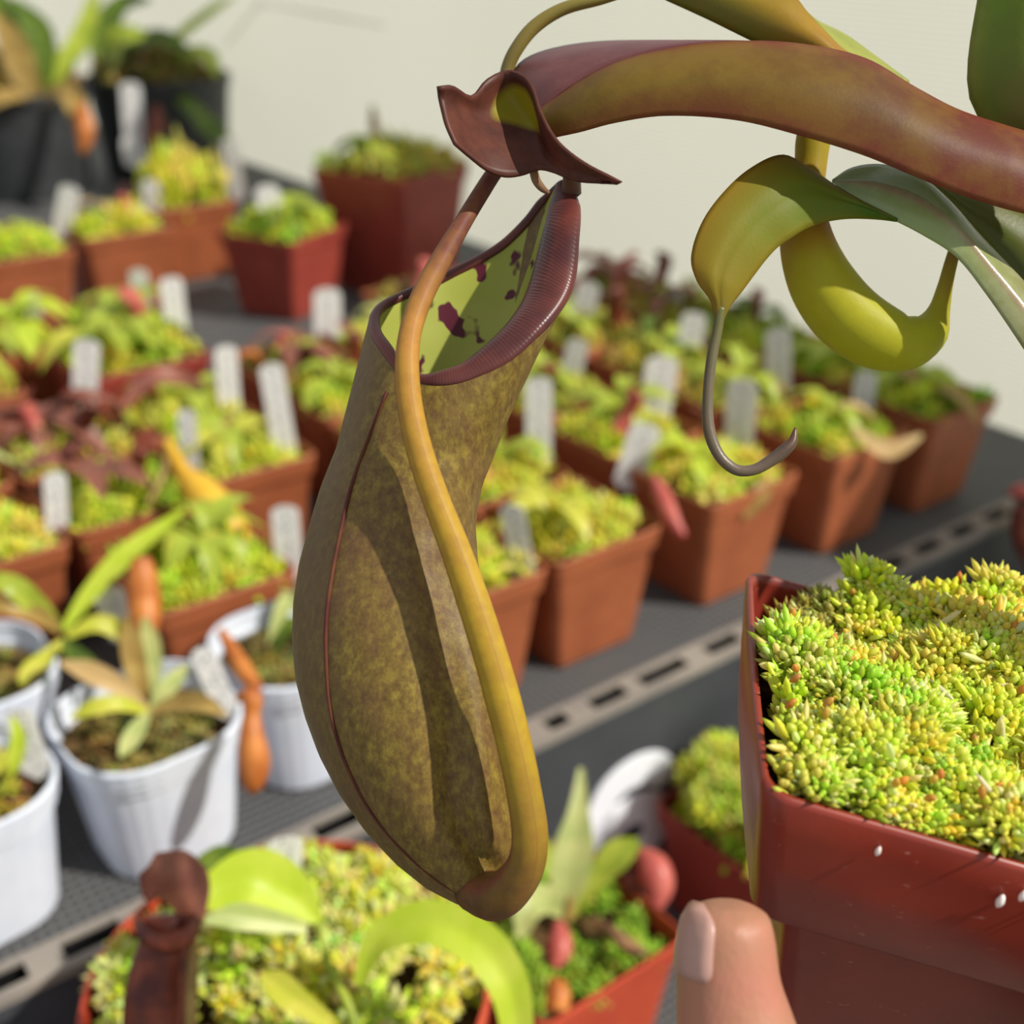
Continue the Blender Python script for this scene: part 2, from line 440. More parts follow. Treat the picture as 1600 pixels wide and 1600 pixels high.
TOPH = {'brown': (0.0455, 0.088), 'red': (0.056, 0.098), 'bigred': (0.071, 0.150), 'tan': (0.056, 0.098), 'white': (0.0445, 0.078), 'black': (0.125, 0.165), 'front': (0.052, 0.094), 'round': (0.084, 0.206), 'dark': (0.047, 0.088)}

# moss: lobes on little domes (sphagnum heads), joined because nobody could count them
def lobe_template(k):
    prof = [(0.0, 0.35), (0.35, 1.0), (0.72, 0.75)]
    V = []; F_ = []
    for z, r in prof:
        for j in range(k): V.append((r * math.cos(2*math.pi*j/k), r * math.sin(2*math.pi*j/k), z))
    V.append((0, 0, 1.0)); n = len(V) - 1
    for i in range(2):
        for j in range(k): F_.append((i*k + j, i*k + (j+1) % k, (i+1)*k + (j+1) % k, (i+1)*k + j))
    for j in range(k): F_.append((2*k + j, 2*k + (j+1) % k, n))
    return np.array(V), F_
def lobes_mesh(name, items, mat, k=5):
    """items: (pos, dir, length, radius, colour srgb)"""
    T, TF = lobe_template(k); nv = len(T); N = len(items)
    pos = np.array([i[0] for i in items]); d = np.array([i[1] for i in items]); d /= np.linalg.norm(d, axis=1)[:, None]
    L = np.array([i[2] for i in items]); R = np.array([i[3] for i in items])
    ref = np.where(np.abs(d[:, 2:3]) > 0.9, np.array([[1.0, 0, 0]]), np.array([[0, 0, 1.0]]))
    x = np.cross(ref, d); x /= np.linalg.norm(x, axis=1)[:, None]; y = np.cross(d, x)
    V = (pos[:, None] + x[:, None] * (T[None, :, 0:1] * R[:, None, None]) + y[:, None] * (T[None, :, 1:2] * R[:, None, None]) + d[:, None] * (T[None, :, 2:3] * L[:, None, None])).reshape(-1, 3)
    quads = np.array([q for q in TF if len(q) == 4]); tris = np.array([q for q in TF if len(q) == 3])
    off = (np.arange(N) * nv)[:, None, None]
    Q = (quads[None] + off).reshape(-1, 4); Tr = (tris[None] + off).reshape(-1, 3)
    me = bpy.data.meshes.new(name)
    me.vertices.add(len(V)); me.vertices.foreach_set('co', V.astype(np.float32).ravel())
    nl = Q.size + Tr.size; me.loops.add(nl); me.loops.foreach_set('vertex_index', np.concatenate([Q.ravel(), Tr.ravel()]).astype(np.int32))
    npoly = len(Q) + len(Tr); me.polygons.add(npoly)
    ls = np.concatenate([np.arange(len(Q)) * 4, len(Q) * 4 + np.arange(len(Tr)) * 3]).astype(np.int32)
    me.polygons.foreach_set('loop_start', ls)
    me.polygons.foreach_set('use_smooth', np.ones(npoly, dtype=bool))
    me.update(calc_edges=True); me.validate()
    c = np.array([lin(i[4]) for i in items], dtype=np.float32)
    c = np.repeat(c, nv, axis=0)
    at = me.attributes.new('pigment', 'FLOAT_COLOR', 'POINT'); at.data.foreach_set('color', c.ravel())
    me.materials.append(mat); return me
def jit(c, s): return tuple(min(255, max(0, v + random.gauss(0, s))) for v in c)
def head(items, c, R, col, nl, tip=None, up=(0, 0, 1), spread=1.25):
    up = np.array(up); up = up / np.linalg.norm(up)
    t1 = np.cross(up, (0.3, 1, 0.1)); t1 /= np.linalg.norm(t1); t2 = np.cross(up, t1)
    for i in range(nl):
        z = 1 - spread * (i + 0.5) / nl; z = max(z, -0.3); rr = math.sqrt(max(0, 1 - z*z)); a = i * 2.39996 + random.random() * 0.5
        d = up * z + t1 * (rr * math.cos(a)) + t2 * (rr * math.sin(a))
        d = d + rng.normal(0, 0.12, 3)
        L = R * random.uniform(0.62, 1.0); r = R * random.uniform(0.13, 0.2)
        cc = jit(tip if (tip and random.random() < 0.3) else col, 9)
        items.append((np.array(c) + d * R * 0.25, d, L, r, cc))
def moss_patch(name, cols, heads, Rr, seed, rnd=False):
    """unit patch, x,y in -1..1, for far pots"""
    random.seed(seed); it = []
    for i in range(heads):
        while True:
            x, y = random.uniform(-0.82, 0.82), random.uniform(-0.82, 0.82)
            if not rnd or x*x + y*y < 0.85: break
        e = 0.22 * (1 - max(abs(x), abs(y)) ** 2)
        head(it, (x, y, e + random.uniform(-0.12, 0.12)), random.uniform(*Rr), jit(random.choice(cols), 10), 16)
    return lobes_mesh(name, it, M['moss'], 4)
YG = [(222, 222, 56), (232, 228, 84), (206, 214, 50), (236, 224, 116)]
GG = [(190, 212, 46), (210, 222, 60), (160, 190, 44), (222, 226, 80)]
OL = [(190, 180, 66), (208, 196, 80), (170, 166, 56), (214, 206, 104)]
RD = [(170, 110, 66), (188, 150, 76), (150, 90, 60), (186, 176, 76)]
MOSS = {}
for nm, cols in (('yellow', YG), ('green', GG), ('olive', OL), ('rust', RD)):
    MOSS[nm] = [moss_patch('moss_' + nm, cols, 75, (0.17, 0.3), hash_ + len(nm) * 7) for hash_ in (1, 2)]
MOSS['round'] = [moss_patch('moss_round', OL + RD, 55, (0.14, 0.24), 5, True)]
MOSS['dull'] = [moss_patch('moss_dull', [(120, 100, 60), (150, 128, 72), (96, 84, 44), (160, 150, 84)], 60, (0.15, 0.25), 6, True)]
# leaf meshes, unit length along +x, arching
def leaf_mesh(name, mat, arch, width, fold=0.3, tipdrop=0.0):
    V = []; F_ = []; n = 9
    for i in range(n):
        s = i / (n - 1); w = width * (math.sin(math.pi * min(1, s * 0.93 + 0.07)) ** 0.8) * (0.35 + 0.65 * min(1, s * 2.2))
        x = s * (1 - 0.15 * arch * s); z = arch * (s - s * s * (1.0 + tipdrop))
        for u in (-1, -0.5, 0, 0.5, 1): V.append((x, u * w, z + abs(u) * w * fold))
    for i in range(n - 1):
        for j in range(4): F_.append((i*5 + j, i*5 + j + 1, (i+1)*5 + j + 1, (i+1)*5 + j))
    me = mesh(name, V, F_); me.materials.append(mat); return me
LEAF = {c: [leaf_mesh('leaf', M['leaf_' + c], ar, wd, 0.3, td) for ar, wd, td in ((0.9, 0.16, 0.2), (0.6, 0.2, 0.5), (1.2, 0.14, 0.3))] for c in ('green', 'dark', 'yellow', 'bronze', 'mauve', 'tan', 'pale', 'lime')}
def pitcher_mesh(name, mat):
    pts = [(0, 0, 0, 0.10), (0.02, 0, 0.12, 0.16), (0, 0, 0.35, 0.18), (-0.02, 0, 0.6, 0.13), (0.0, 0, 0.85, 0.14), (0.03, 0, 1.0, 0.17)]
    s = spline(pts, 14); V, F_, ST = tube_geo([p[:3] for p in s], [p[3] for p in s], 9)
    k = len(V)                                             # lid
    for i in range(9):
        a = 2 * math.pi * i / 9; V.append(Vector((0.16 + 0.2 * math.cos(a), 0.19 * math.sin(a), 1.1 + 0.1 * math.cos(a))))
    V.append(Vector((0.16, 0, 1.16)))
    for i in range(9): F_.append((k + i, k + (i + 1) % 9, k + 9))
    me = mesh(name, V, F_); me.materials.append(mat); return me
PIT = {c: pitcher_mesh('pitcher', M['pitcher_' + c]) for c in ('maroon', 'orange', 'yellow', 'pink')}
GROUP = 'potted plants on the bench'
def potted(name, label, pot, a, b, moss, leaves=(), pitchers=(), yaw=0.0, z0=0.0, loc=None, group=GROUP, mscale=1.0, mh=1.35, shape=None):
    """leaves: (colour, count, length) ; pitchers: (colour, count, length); a, b = centre"""
    L = (loc if loc is not None else B(a, b, z0)) + Vector((0, 0, 0.0005))
    t = thing(name, label, 'potted plant', L, YAW + yaw, group)
    shared('pot', POT[pot], t, (0, 0, 0))
    top, h = TOPH[pot]; s = (top - 0.003) * mscale
    if moss: 
        mo = shared('moss', random.choice(MOSS[moss]), t, (0, 0, h - 0.014), (0, 0, random.choice((0, 1, 2, 3)) * math.pi / 2), (s, s, s * mh)); mo['kind'] = 'stuff'
    for c, n, ln in leaves:
        a0 = random.random() * 6.28
        cx, cy = random.uniform(-0.3, 0.3) * top, random.uniform(-0.3, 0.3) * top
        for i in range(n):
            l = ln * random.uniform(0.8, 1.25)
            shared('leaf', random.choice(LEAF[c]), t, (cx, cy, h + 0.006), (random.uniform(-0.2, 0.2), -random.uniform(-0.1, 0.5), a0 + i * 2.4 + random.uniform(-0.2, 0.2)), (l, l, l))
    for c, n, ln in pitchers:
        for i in range(n):
            l = ln * random.uniform(0.8, 1.2)
            shared('pitcher', PIT[c], t, (random.uniform(-0.65, 0.65) * top, random.uniform(-0.65, 0.65) * top, h - 0.008), (random.uniform(-0.4, 0.4), random.uniform(-0.4, 0.4), random.random() * 6.28), (l, l, l))
    return t
ORD = ['first', 'second', 'third', 'fourth', 'fifth', 'sixth']
random.seed(21)
# right-hand block: five columns counted from the shade cloth, five rows counted from the bench edge
cols_a = [0.461, 0.345, 0.2195, 0.0905, -0.004]
rows_b = [0.0855, 0.180, 0.274, 0.368, 0.462]
spec = {  # (column, row): moss, leaves, pitchers, words
 (0,0): ('green', [('green', 5, .045), ('bronze', 2, .05)], [], 'green moss and leafy rosette'), (1,0): ('green', [('green', 5, .04), ('tan', 1, .05)], [], 'moss and a tan dead leaf'),
 (2,0): ('yellow', [('lime', 6, .04)], [('maroon', 1, .04)], 'lime moss and a maroon pitcher'), (3,0): ('yellow', [('yellow', 5, .04)], [], 'bright yellow-green moss'),
 (4,0): ('yellow', [('lime', 4, .035)], [], 'lime moss beside the hanging pitcher'),
 (0,1): ('green', [('green', 6, .05)], [], 'green leafy rosette'), (1,1): ('olive', [('green', 6, .045)], [], 'olive moss and green leaves'),
 (2,1): ('yellow', [('green', 6, .045)], [('pink', 1, .035)], 'yellow moss and a pink pitcher'), (3,1): ('yellow', [('green', 6, .045)], [('pink', 1, .03)], 'yellow-green moss and leaves'),
 (0,2): ('green', [('dark', 6, .05)], [('maroon', 1, .04)], 'dark green leaves'), (1,2): ('olive', [('dark', 4, .05), ('green', 4, .05)], [], 'olive moss and dark leaves'),
 (2,2): ('olive', [('green', 7, .05)], [('maroon', 1, .03)], 'olive moss and green rosette'), (3,2): ('green', [('green', 7, .05)], [], 'mixed green leaves'),
 (0,3): ('olive', [('mauve', 5, .05), ('green', 3, .05)], [('maroon', 1, .05)], 'mauve leaves and maroon pitchers'), (1,3): ('olive', [('green', 6, .05)], [('maroon', 2, .045)], 'green leaves and maroon pitchers'),
 (2,3): ('rust', [('bronze', 6, .05)], [('orange', 1, .04)], 'rusty moss and bronze leaves'),
 (0,4): ('rust', [('mauve', 7, .055)], [('pink', 2, .04)], 'rusty moss and mauve leaves'), (1,4): ('rust', [('mauve', 4, .05), ('green', 4, .05)], [('orange', 1, .04)], 'rusty moss and mixed leaves'),
}
for (c, r), (mo, lv, pt, words) in spec.items():
    lab = 'pot of %s, %s row from bench edge, %s from cloth' % (words, ORD[r], ORD[c])
    potted('potted_plant', lab, 'brown', cols_a[c] + random.uniform(-.0004, .0004), rows_b[r] + random.uniform(-.0004, .0004), mo, lv, pt, random.uniform(-.02, .02))
# left-hand block
LB = [
 (-0.126, 0.175, 'brown', 'green', [('green', 8, .045), ('yellow', 4, .04)], [], 'brown pot of bright green rosettes behind the white pots'),
 (-0.034, 0.318, 'brown', 'yellow', [('yellow', 5, .04), ('green', 5, .04)], [], 'brown pot of yellow moss right of the yellow pitcher'),
 (-0.223, 0.292, 'brown', 'yellow', [('pale', 3, .035)], [('pink', 1, .025)], 'brown pot of pale yellow moss at left photo edge'),
 (-0.128, 0.300, 'brown', 'green', [('mauve', 5, .055), ('lime', 2, .05)], [('maroon', 2, .04)], 'brown pot of mauve pitchers left of the yellow pitcher'),
 (-0.130, 0.398, 'brown', 'olive', [('mauve', 7, .06)], [('maroon', 2, .05), ('pink', 1, .04)], 'brown pot of mauve-leaved plants in the left middle'),
 (-0.225, 0.400, 'brown', 'yellow', [('pale', 5, .06), ('bronze', 3, .06)], [('pink', 1, .04)], 'brown pot of pale curled leaves at left photo edge'),
 (-0.034, 0.412, 'brown', 'yellow', [('green', 5, .045), ('yellow', 3, .04)], [('maroon', 1, .035)], 'brown pot of yellow-green moss with a tall pale tag'),
 (0.0905, 0.370, 'brown', 'green', [('green', 5, .045)], [('maroon', 1, .04)], 'brown pot of green moss left of the hanging pitcher mouth'),
 (-0.025, 0.548, 'red', 'green', [('green', 9, .06), ('yellow', 3, .06)], [('pink', 1, .05)], 'wide red-brown pot of green leaves before the bare deck'),
 (-0.163, 0.570, 'brown', 'olive', [('green', 8, .06)], [('orange', 1, .05)], 'brown pot of long green leaves at far left'),
 (-0.090, 0.668, 'brown', 'green', [('lime', 8, .065), ('green', 3, .06)], [('pink', 1, .035)], 'brown pot of lime leaves and pink pitcher at far left'),
 (0.010, 0.662, 'brown', 'yellow', [('green', 7, .06)], [('pink', 1, .035)], 'brown pot of green leaves behind the wide red-brown pot'),
 (0.0905, 0.466, 'brown', 'rust', [('mauve', 5, .045), ('green', 3, .04)], [('pink', 2, .028), ('orange', 1, .028)], 'brown pot of reddish pitchers beside the bare deck'),
 (0.192, 0.474, 'brown', 'yellow', [('pale', 5, .045), ('yellow', 3, .045)], [('pink', 1, .035)], 'brown pot of pale leaves and pink pitcher behind hanging pitcher'),
 (0.285, 0.556, 'brown', 'rust', [('mauve', 5, .045)], [('pink', 2, .04)], 'brown pot of mauve plants behind the pitcher mouth'),
]
for a, b, pk, mo, lv, pt, lab in LB:
    potted('potted_plant', lab, pk, a, b, mo, lv, pt, random.uniform(-.02, .02))
# rear block before the shade cloth
potted('potted_plant', 'brown pot of lime moss in back row, nearest left photo edge', 'tan', 0.0, 0.955, 'green', [('green', 4, .05), ('bronze', 2, .05)], [('orange', 1, .04)])
potted('potted_plant', 'brown pot of lime moss and pink stub, second in back row', 'tan', 0.130, 0.990, 'yellow', [('tan', 4, .05)], [('pink', 1, .05)])
potted('potted_plant', 'brown pot of tall yellow-green moss in shadow between back-row pots', 'tan', 0.250, 1.072, 'yellow', [('yellow', 3, .04)], [], mh=3.0)
potted('potted_plant', 'red square pot turned corner-on with round green leaves and white tag', 'red', 0.284, 0.852, 'green', [('green', 7, .055), ('dark', 4, .05)], [], 0.42)
pr5 = GZ(632, 470, 0)[0]
pl5 = pr5 + Matrix.Rotation(YAW + 0.35, 3, 'Z') @ Vector((0.054, 0.054, 0))
potted('potted_plant', 'large dark red pot of green plants right in front of the shade cloth', 'bigred', 0, 0, 'olive', [('green', 8, .07), ('dark', 5, .07)], [], 0.35, loc=pl5)
R5 = [o for o in COL.objects if 'large dark red pot' in (o.get('label') or '')][0]
for x, y, lab in ((8, 318, 'big black pot of tall yellowing plants at top left corner'), (242, 285, 'big black pot of long green leaves against the shade cloth')):
    g = GZ(x, y, 0)[0] + Vector((0, 0.10, 0))
    potted('potted_plant', lab, 'black', 0, 0, 'dull', [], [], loc=g, group='black pots at the back', mscale=0.93, shape=None)
BLK = [o for o in COL.objects if o.get('group') == 'black pots at the back']
# white pots
WP = [(-0.300, 0.066, 'round', 'white pot at the bottom left photo corner with yellow moss', [('lime', 3, .035)], 0.1),
      (-0.206, 0.062, 'dull', 'white pot with a rosette of bronze and olive leaves', [], 0.05),
      (-0.112, 0.078, 'dull', 'white pot right of bronze rosette, half behind the hanging pitcher', [('dark', 4, .035), ('pale', 3, .035)], 0.0),
      (-0.268, 0.1585, 'dull', 'white pot with arching yellow leaves, behind the bottom left pot', [], 0.0)]
WPO = []
for a, b, mo, lab, lv, yw in WP:
    WPO.append(potted('potted_plant', lab, 'white', a, b, mo, lv, [], yw, group='white pots on the bench', mscale=0.95, mh=0.6))
ORGW = {o.name: o for o in WPO}
def wobj(parent):       # let world-space helpers parent under a rotated thing: use an unrotated frame
    return parent

# ------------------------------------------------------------------ special leaves and pitchers of bench plants (world-space, parented to their pot's thing)
def adopt(o, parent):
    """re-express a world-space object as a child of a rotated thing"""
    o.parent = parent
    pm = Matrix.Translation(parent.location) @ Matrix.Rotation(parent.rotation_euler.z, 4, 'Z')
    o.matrix_local = pm.inverted() @ Matrix.Translation(o.location)
    return o
def sblade(parent, pix, mat, **kw): return adopt(blade('leaf', pix, M[mat], None, **kw), parent)
def stube(parent, name, pix, mat, **kw): return adopt(tube(name, pix, M[mat], None, **kw), parent)
by = lambda s: [o for o in COL.objects if s in (o.get('label') or '')][0]
w2, w3, w4, w1 = by('rosette of bronze'), by('white pot right of bronze'), by('white pot with arching'), by('white pot at the bottom left')
for pix, mt in (([(232,1112,.60,6),(190,1075,.60,14),(140,1050,.60,17),(95,1035,.60,4)], 'leaf_tan'),
                ([(232,1110,.61,7),(215,1050,.615,17),(205,1000,.62,17),(198,962,.62,4)], 'leaf_bronze'),
                ([(235,1108,.62,6),(238,1050,.635,16),(235,1000,.64,15),(225,965,.64,4)], 'leaf_pale'),
                ([(238,1110,.60,6),(255,1085,.60,15),(275,1060,.605,14),(292,1040,.61,3)], 'leaf_pale'),
                ([(240,1112,.59,6),(280,1098,.585,15),(320,1100,.58,14),(355,1118,.58,3)], 'leaf_bronze'),
                ([(230,1115,.58,6),(215,1140,.57,15),(200,1165,.565,14),(188,1182,.56,3)], 'leaf_pale'),
                ([(230,1112,.59,5),(190,1100,.58,12),(150,1105,.575,14),(110,1122,.575,4)], 'leaf_yellow')):
    sblade(w2, pix, mt)
for pix, mt in (([(95,985,.66,6),(60,950,.65,17),(20,915,.64,17),(-40,900,.64,6)], 'leaf_green'),
                ([(95,985,.66,6),(60,960,.65,14),(10,945,.64,15),(-50,945,.64,6)], 'leaf_bronze'),
                ([(100,985,.66,6),(140,930,.67,15),(200,865,.68,18),(290,795,.69,4)], 'leaf_lime'),
                ([(100,1000,.65,5),(70,1030,.64,14),(45,1050,.63,14),(35,1070,.62,4)], 'leaf_yellow'),
                ([(105,995,.65,5),(150,975,.655,14),(185,985,.66,14),(200,1010,.66,4)], 'leaf_yellow'),
                ([(100,1000,.64,5),(115,1020,.63,13),(140,1040,.625,13),(165,1060,.62,4)], 'leaf_dark')):
    sblade(w4, pix, mt)
for pix, mt in (([(15,1215,.56,5),(25,1185,.56,14),(30,1150,.56,12),(20,1120,.56,3)], 'leaf_lime'), ([(15,1215,.56,5),(0,1200,.55,14),(-20,1190,.55,14),(-50,1195,.55,3)], 'leaf_yellow')):
    sblade(w1, pix, mt)
stube(w3, 'pitcher', [(345,985,.655,6),(365,1020,.65,13),(388,1058,.64,15),(405,1075,.635,7)], 'pitcher_orange')
stube(w2, 'pitcher', [(370,1090,.585,6),(392,1090,.583,17),(393,1115,.582,14),(393,1150,.58,20),(397,1190,.58,25),(395,1225,.58,18),(392,1240,.58,5)], 'pitcher_orange')
stube(by('bright green rosettes'), 'pitcher', [(222,870,.66,14),(222,900,.66,24),(225,940,.66,27),(228,975,.655,22),(235,1005,.65,8)], 'pitcher_orange')
yp = by('left of the yellow pitcher')
stube(yp, 'pitcher', [(262,690,.80,8),(285,735,.79,13),(310,765,.785,26),(340,800,.78,32),(372,840,.775,22),(395,868,.77,6)], 'pitcher_yellow')
stube(yp, 'tendril', [(265,695,.80,6),(255,740,.79,5),(230,790,.78,5)], 'leaf_bronze')
sblade(by('mauve-leaved plants'), [(190,640,.86,4),(225,600,.88,14),(270,590,.9,16),(318,600,.9,4)], 'leaf_mauve')
stube(by('lime moss and a maroon pitcher'), 'pitcher', [(1022,745,.80,6),(1035,775,.79,14),(1050,810,.78,13),(1068,838,.775,6)], 'pitcher_pink')
sblade(by('moss and a tan dead leaf'), [(1330,665,.90,4),(1360,690,.885,14),(1390,705,.88,16),(1440,680,.88,4)], 'leaf_tan')
sblade(by('moss and a tan dead leaf'), [(1205,745,.84,4),(1190,770,.83,14),(1175,790,.83,14),(1165,810,.83,4)], 'leaf_bronze')
stube(R5, 'stem', [(590,262,1.52,7),(588,225,1.525,8),(584,190,1.53,7),(582,165,1.53,3)], 'leaf_bronze')
# big plants in the black pots
b1, b2 = BLK
for pix, mt in (([(60,170,1.93,6),(40,120,1.92,22),(20,70,1.92,22),(-10,20,1.92,6)], 'leaf_bronze'), ([(60,170,1.93,6),(70,110,1.94,18),(60,50,1.95,22),(20,0,1.95,6)], 'leaf_dark'),
                ([(60,170,1.93,6),(95,110,1.95,16),(130,60,1.97,20),(150,-10,1.98,8)], 'leaf_green'), ([(60,170,1.93,6),(100,140,1.9,15),(125,180,1.88,16),(128,215,1.87,5)], 'leaf_bronze'),
                ([(60,170,1.93,6),(20,150,1.88,16),(-20,165,1.86,16),(-50,190,1.85,5)], 'leaf_bronze'), ([(50,172,1.93,6),(30,60,1.95,20),(-5,10,1.96,24),(-40,-20,1.97,8)], 'leaf_dark')):
    sblade(b1, pix, mt)
stube(b1, 'pitcher', [(125,165,1.87,7),(132,195,1.86,14),(132,220,1.86,12),(128,240,1.86,4)], 'pitcher_orange')
for pix, mt in (([(180,120,2.1,6),(160,70,2.1,22),(190,10,2.1,20),(235,0,2.1,6)], 'leaf_dark'), ([(180,120,2.1,6),(215,70,2.08,17),(255,62,2.06,17),(300,85,2.05,5)], 'leaf_dark'),
                ([(180,120,2.1,6),(175,90,2.05,26),(190,60,2.03,24),(230,55,2.02,6)], 'leaf_green'), ([(230,110,2.15,6),(285,55,2.13,12),(330,20,2.1,12),(365,-5,2.08,4)], 'leaf_green'),
                ([(260,130,2.1,6),(310,180,2.0,14),(345,215,1.98,14),(370,230,1.97,4)], 'leaf_dark'), ([(260,120,2.10,6),(295,85,2.08,14),(328,90,2.05,13),(340,120,2.03,4)], 'leaf_green')):
    sblade(b2, pix, mt)
stube(b2, 'pitcher', [(245,165,1.98,5),(245,190,1.98,13),(240,215,1.98,16),(235,235,1.98,6)], 'pitcher_maroon')

# ------------------------------------------------------------------ white plant tags
def tag_mat():
    m, nt, out = new_mat('white_tag')
    tc = nt.nodes.new('ShaderNodeTexCoord'); s = nt.nodes.new('ShaderNodeSeparateXYZ'); link(nt, tc.outputs['Object'], s.inputs[0])
    n = noise(nt, 700, 2, 0.6, stretch=(1, 1, 0.35))
    band = math_(nt, 'LESS_THAN', math_(nt, 'ABSOLUTE', s.outputs[0]), 0.0045)
    ink = math_(nt, 'MULTIPLY', math_(nt, 'GREATER_THAN', n.outputs[0], 0.57), band)
    c = mixc(nt, math_(nt, 'MULTIPLY', ink, 0.7), lin((226, 224, 222)), lin((90, 92, 100)))
    surface(nt, out, c, 0.45, 0.4, 0.12)
    return m
M['tag'] = tag_mat()
TAGS = [(110,290,95,380,30,'leaning in first pot of the back row'), (235,280,238,345,26,'in the second back-row pot, in shade'), (415,288,432,375,36,'bright and short, in the red corner-on pot'),
 (357,215,370,300,26,'tall and shaded, behind the red corner-on pot'), (215,420,226,492,28,'beside pink pitchers, left of the taller tag'), (266,432,280,545,34,'long, standing alone against the dark deck'),
 (45,458,55,500,24,'small and dim at far left among lime leaves'), (136,530,130,680,38,'long with handwriting, left middle, before green leaves'), (352,540,360,650,34,'left of the tallest pale tag near the reddish pot'),
 (422,568,446,705,36,'tall and slanted, in yellow moss beside the hanging pitcher'), (511,450,512,525,42,'broad, at the edge of the bare deck'), (290,640,300,745,26,'thin, edge-on above the yellow pitcher'),
 (85,738,90,832,34,'shaded, at the left photo edge above pale moss'), (444,790,452,882,42,'broad, between yellow pitcher and hanging pitcher'), (312,1012,347,1092,36,'bright-topped, in white pot with bronze rosette'),
 (166,920,188,975,46,'broad with sunlit round top, in the arching-leaf white pot'), (25,1108,50,1182,44,'in the bottom left white pot'), (922,440,902,522,36,'leaning, just right of the pitcher mouth, upper one'),
 (905,530,886,612,32,'leaning, just right of the pitcher mouth, lower one'), (842,590,842,732,40,'tall and upright, right of the pitcher neck'), (1037,556,1020,662,50,'broadest and brightest, right of centre'),
 (1012,662,987,742,50,'broad, directly below the brightest tag'), (1086,488,1072,572,38,'just left of the hanging tendril'), (1216,512,1216,622,38,'behind and right of the hanging tendril'),
 (1161,592,1152,710,46,'inside the curl of the hanging tendril'), (1355,580,1346,642,32,'below the young yellow pitcher'), (798,788,818,896,38,'in the front pot right of the hanging pitcher'),
 (1055,450,1050,492,26,'small, highest of the right-hand tags')]
def make_tag(x0, y0, x1, y1, wpx, lab, zb=0.083, depth=None):
    base, d = GZ(x1, y1, zb) if depth is None else (P(x1, y1, depth), depth)
    ln0 = math.hypot(x1 - x0, y1 - y0) / F_PX * d
    top = P(x0, y0, d - ln0 * 0.42)
    ax = (top - base); ln = ax.length; ax.normalize()
    fn = (CAM - base); fn.z = 0; fn.normalize(); fn = Matrix.Rotation(random.uniform(-0.35, 0.2), 3, 'Z') @ fn
    sx = ax.cross(fn).normalized(); sx = -sx; ny = sx.cross(ax)
    w = wpx / F_PX * d / 2; V = []; k = 7; below = 0.013
    out = [(-w * 0.15, -below), (w * 0.15, -below), (w, -below + 0.006)]
    for i in range(k):
        t = math.pi * i / (k - 1); out.append((w * math.cos(t) , ln - w * 0.55 + w * 0.55 * math.sin(t)))
    out.append((-w, -below + 0.006)); n = len(out); th = 0.0004
    V = [Vector((x, -th, z)) for x, z in out] + [Vector((x, th, z)) for x, z in out]
    F_ = [tuple(range(n)), tuple(range(2*n - 1, n - 1, -1))] + [(i, i + n, (i+1) % n + n, (i+1) % n) for i in range(n)]
    me = mesh('plant_tag', V, F_, False); me.materials.append(M['tag'])
    o = bpy.data.objects.new('plant_tag', me); COL.objects.link(o)
    o.matrix_world = Matrix.Translation(base) @ Matrix((sx, ny, ax)).transposed().to_4x4()
    return props(o, 'white plant tag ' + lab, 'plant tag', 'white plant tags')
for T in TAGS: make_tag(*T)
g = BLK[1].location
make_tag(203, 128, 210, 215, 30, 'dangling upside down on the big black pot', depth=1.99)
make_tag(208, 210, 213, 250, 36, 'short and round, lower one on the big black pot', depth=1.985)

# ------------------------------------------------------------------ plants on the lower shelf
def shelf_loc(x, y, d, pot):
    p = P(x, y, d); return Vector((p.x, p.y, BZ + LZ))
random.seed(5)
p_m = B(0.128, -0.064, LZ)
moss_pot = potted('potted_plant', 'dark red pot heaped with lime moss behind the held pot', 'dark', 0, 0, 'green', [], [], loc=p_m, group='pots on the lower shelf', mh=2.0, mscale=1.0)
it = []
random.seed(9)
for i in range(60):
    a = random.random() * 6.28; r = 0.044 * math.sqrt(random.random())
    head(it, (r * math.cos(a), r * math.sin(a), 0.092 + 0.034 * (1 - (r / 0.055) ** 2)), random.uniform(.009, .014), jit(random.choice([(222, 232, 66), (230, 234, 90), (204, 222, 56)]), 8), 26, (224, 226, 110))
for i in range(8): head(it, (random.uniform(-0.03, 0.0), -0.05, 0.088 - 0.007 * i), .008, jit((170, 196, 44), 8), 18)
o = shared('moss_heap', lobes_mesh('moss_heap', it, M['moss'], 5), moss_pot, (0, 0, 0)); o['kind'] = 'stuff'
fr = potted('potted_plant', 'dark red pot with a maroon pitcher at the right photo edge', 'dark', 0, 0, 'green', [], [], loc=B(0.56, -0.075, LZ), group='pots on the lower shelf')
stube(fr, 'pitcher', [(1640,930,.955,6),(1612,880,.955,10),(1600,845,.955,18),(1600,810,.955,20),(1600,790,.955,17)], 'pitcher_maroon')
stube(fr, 'pitcher_lid', [(1578,772,.95,5),(1590,768,.95,11),(1610,770,.955,13),(1630,780,.96,5)], 'pitcher_pink')
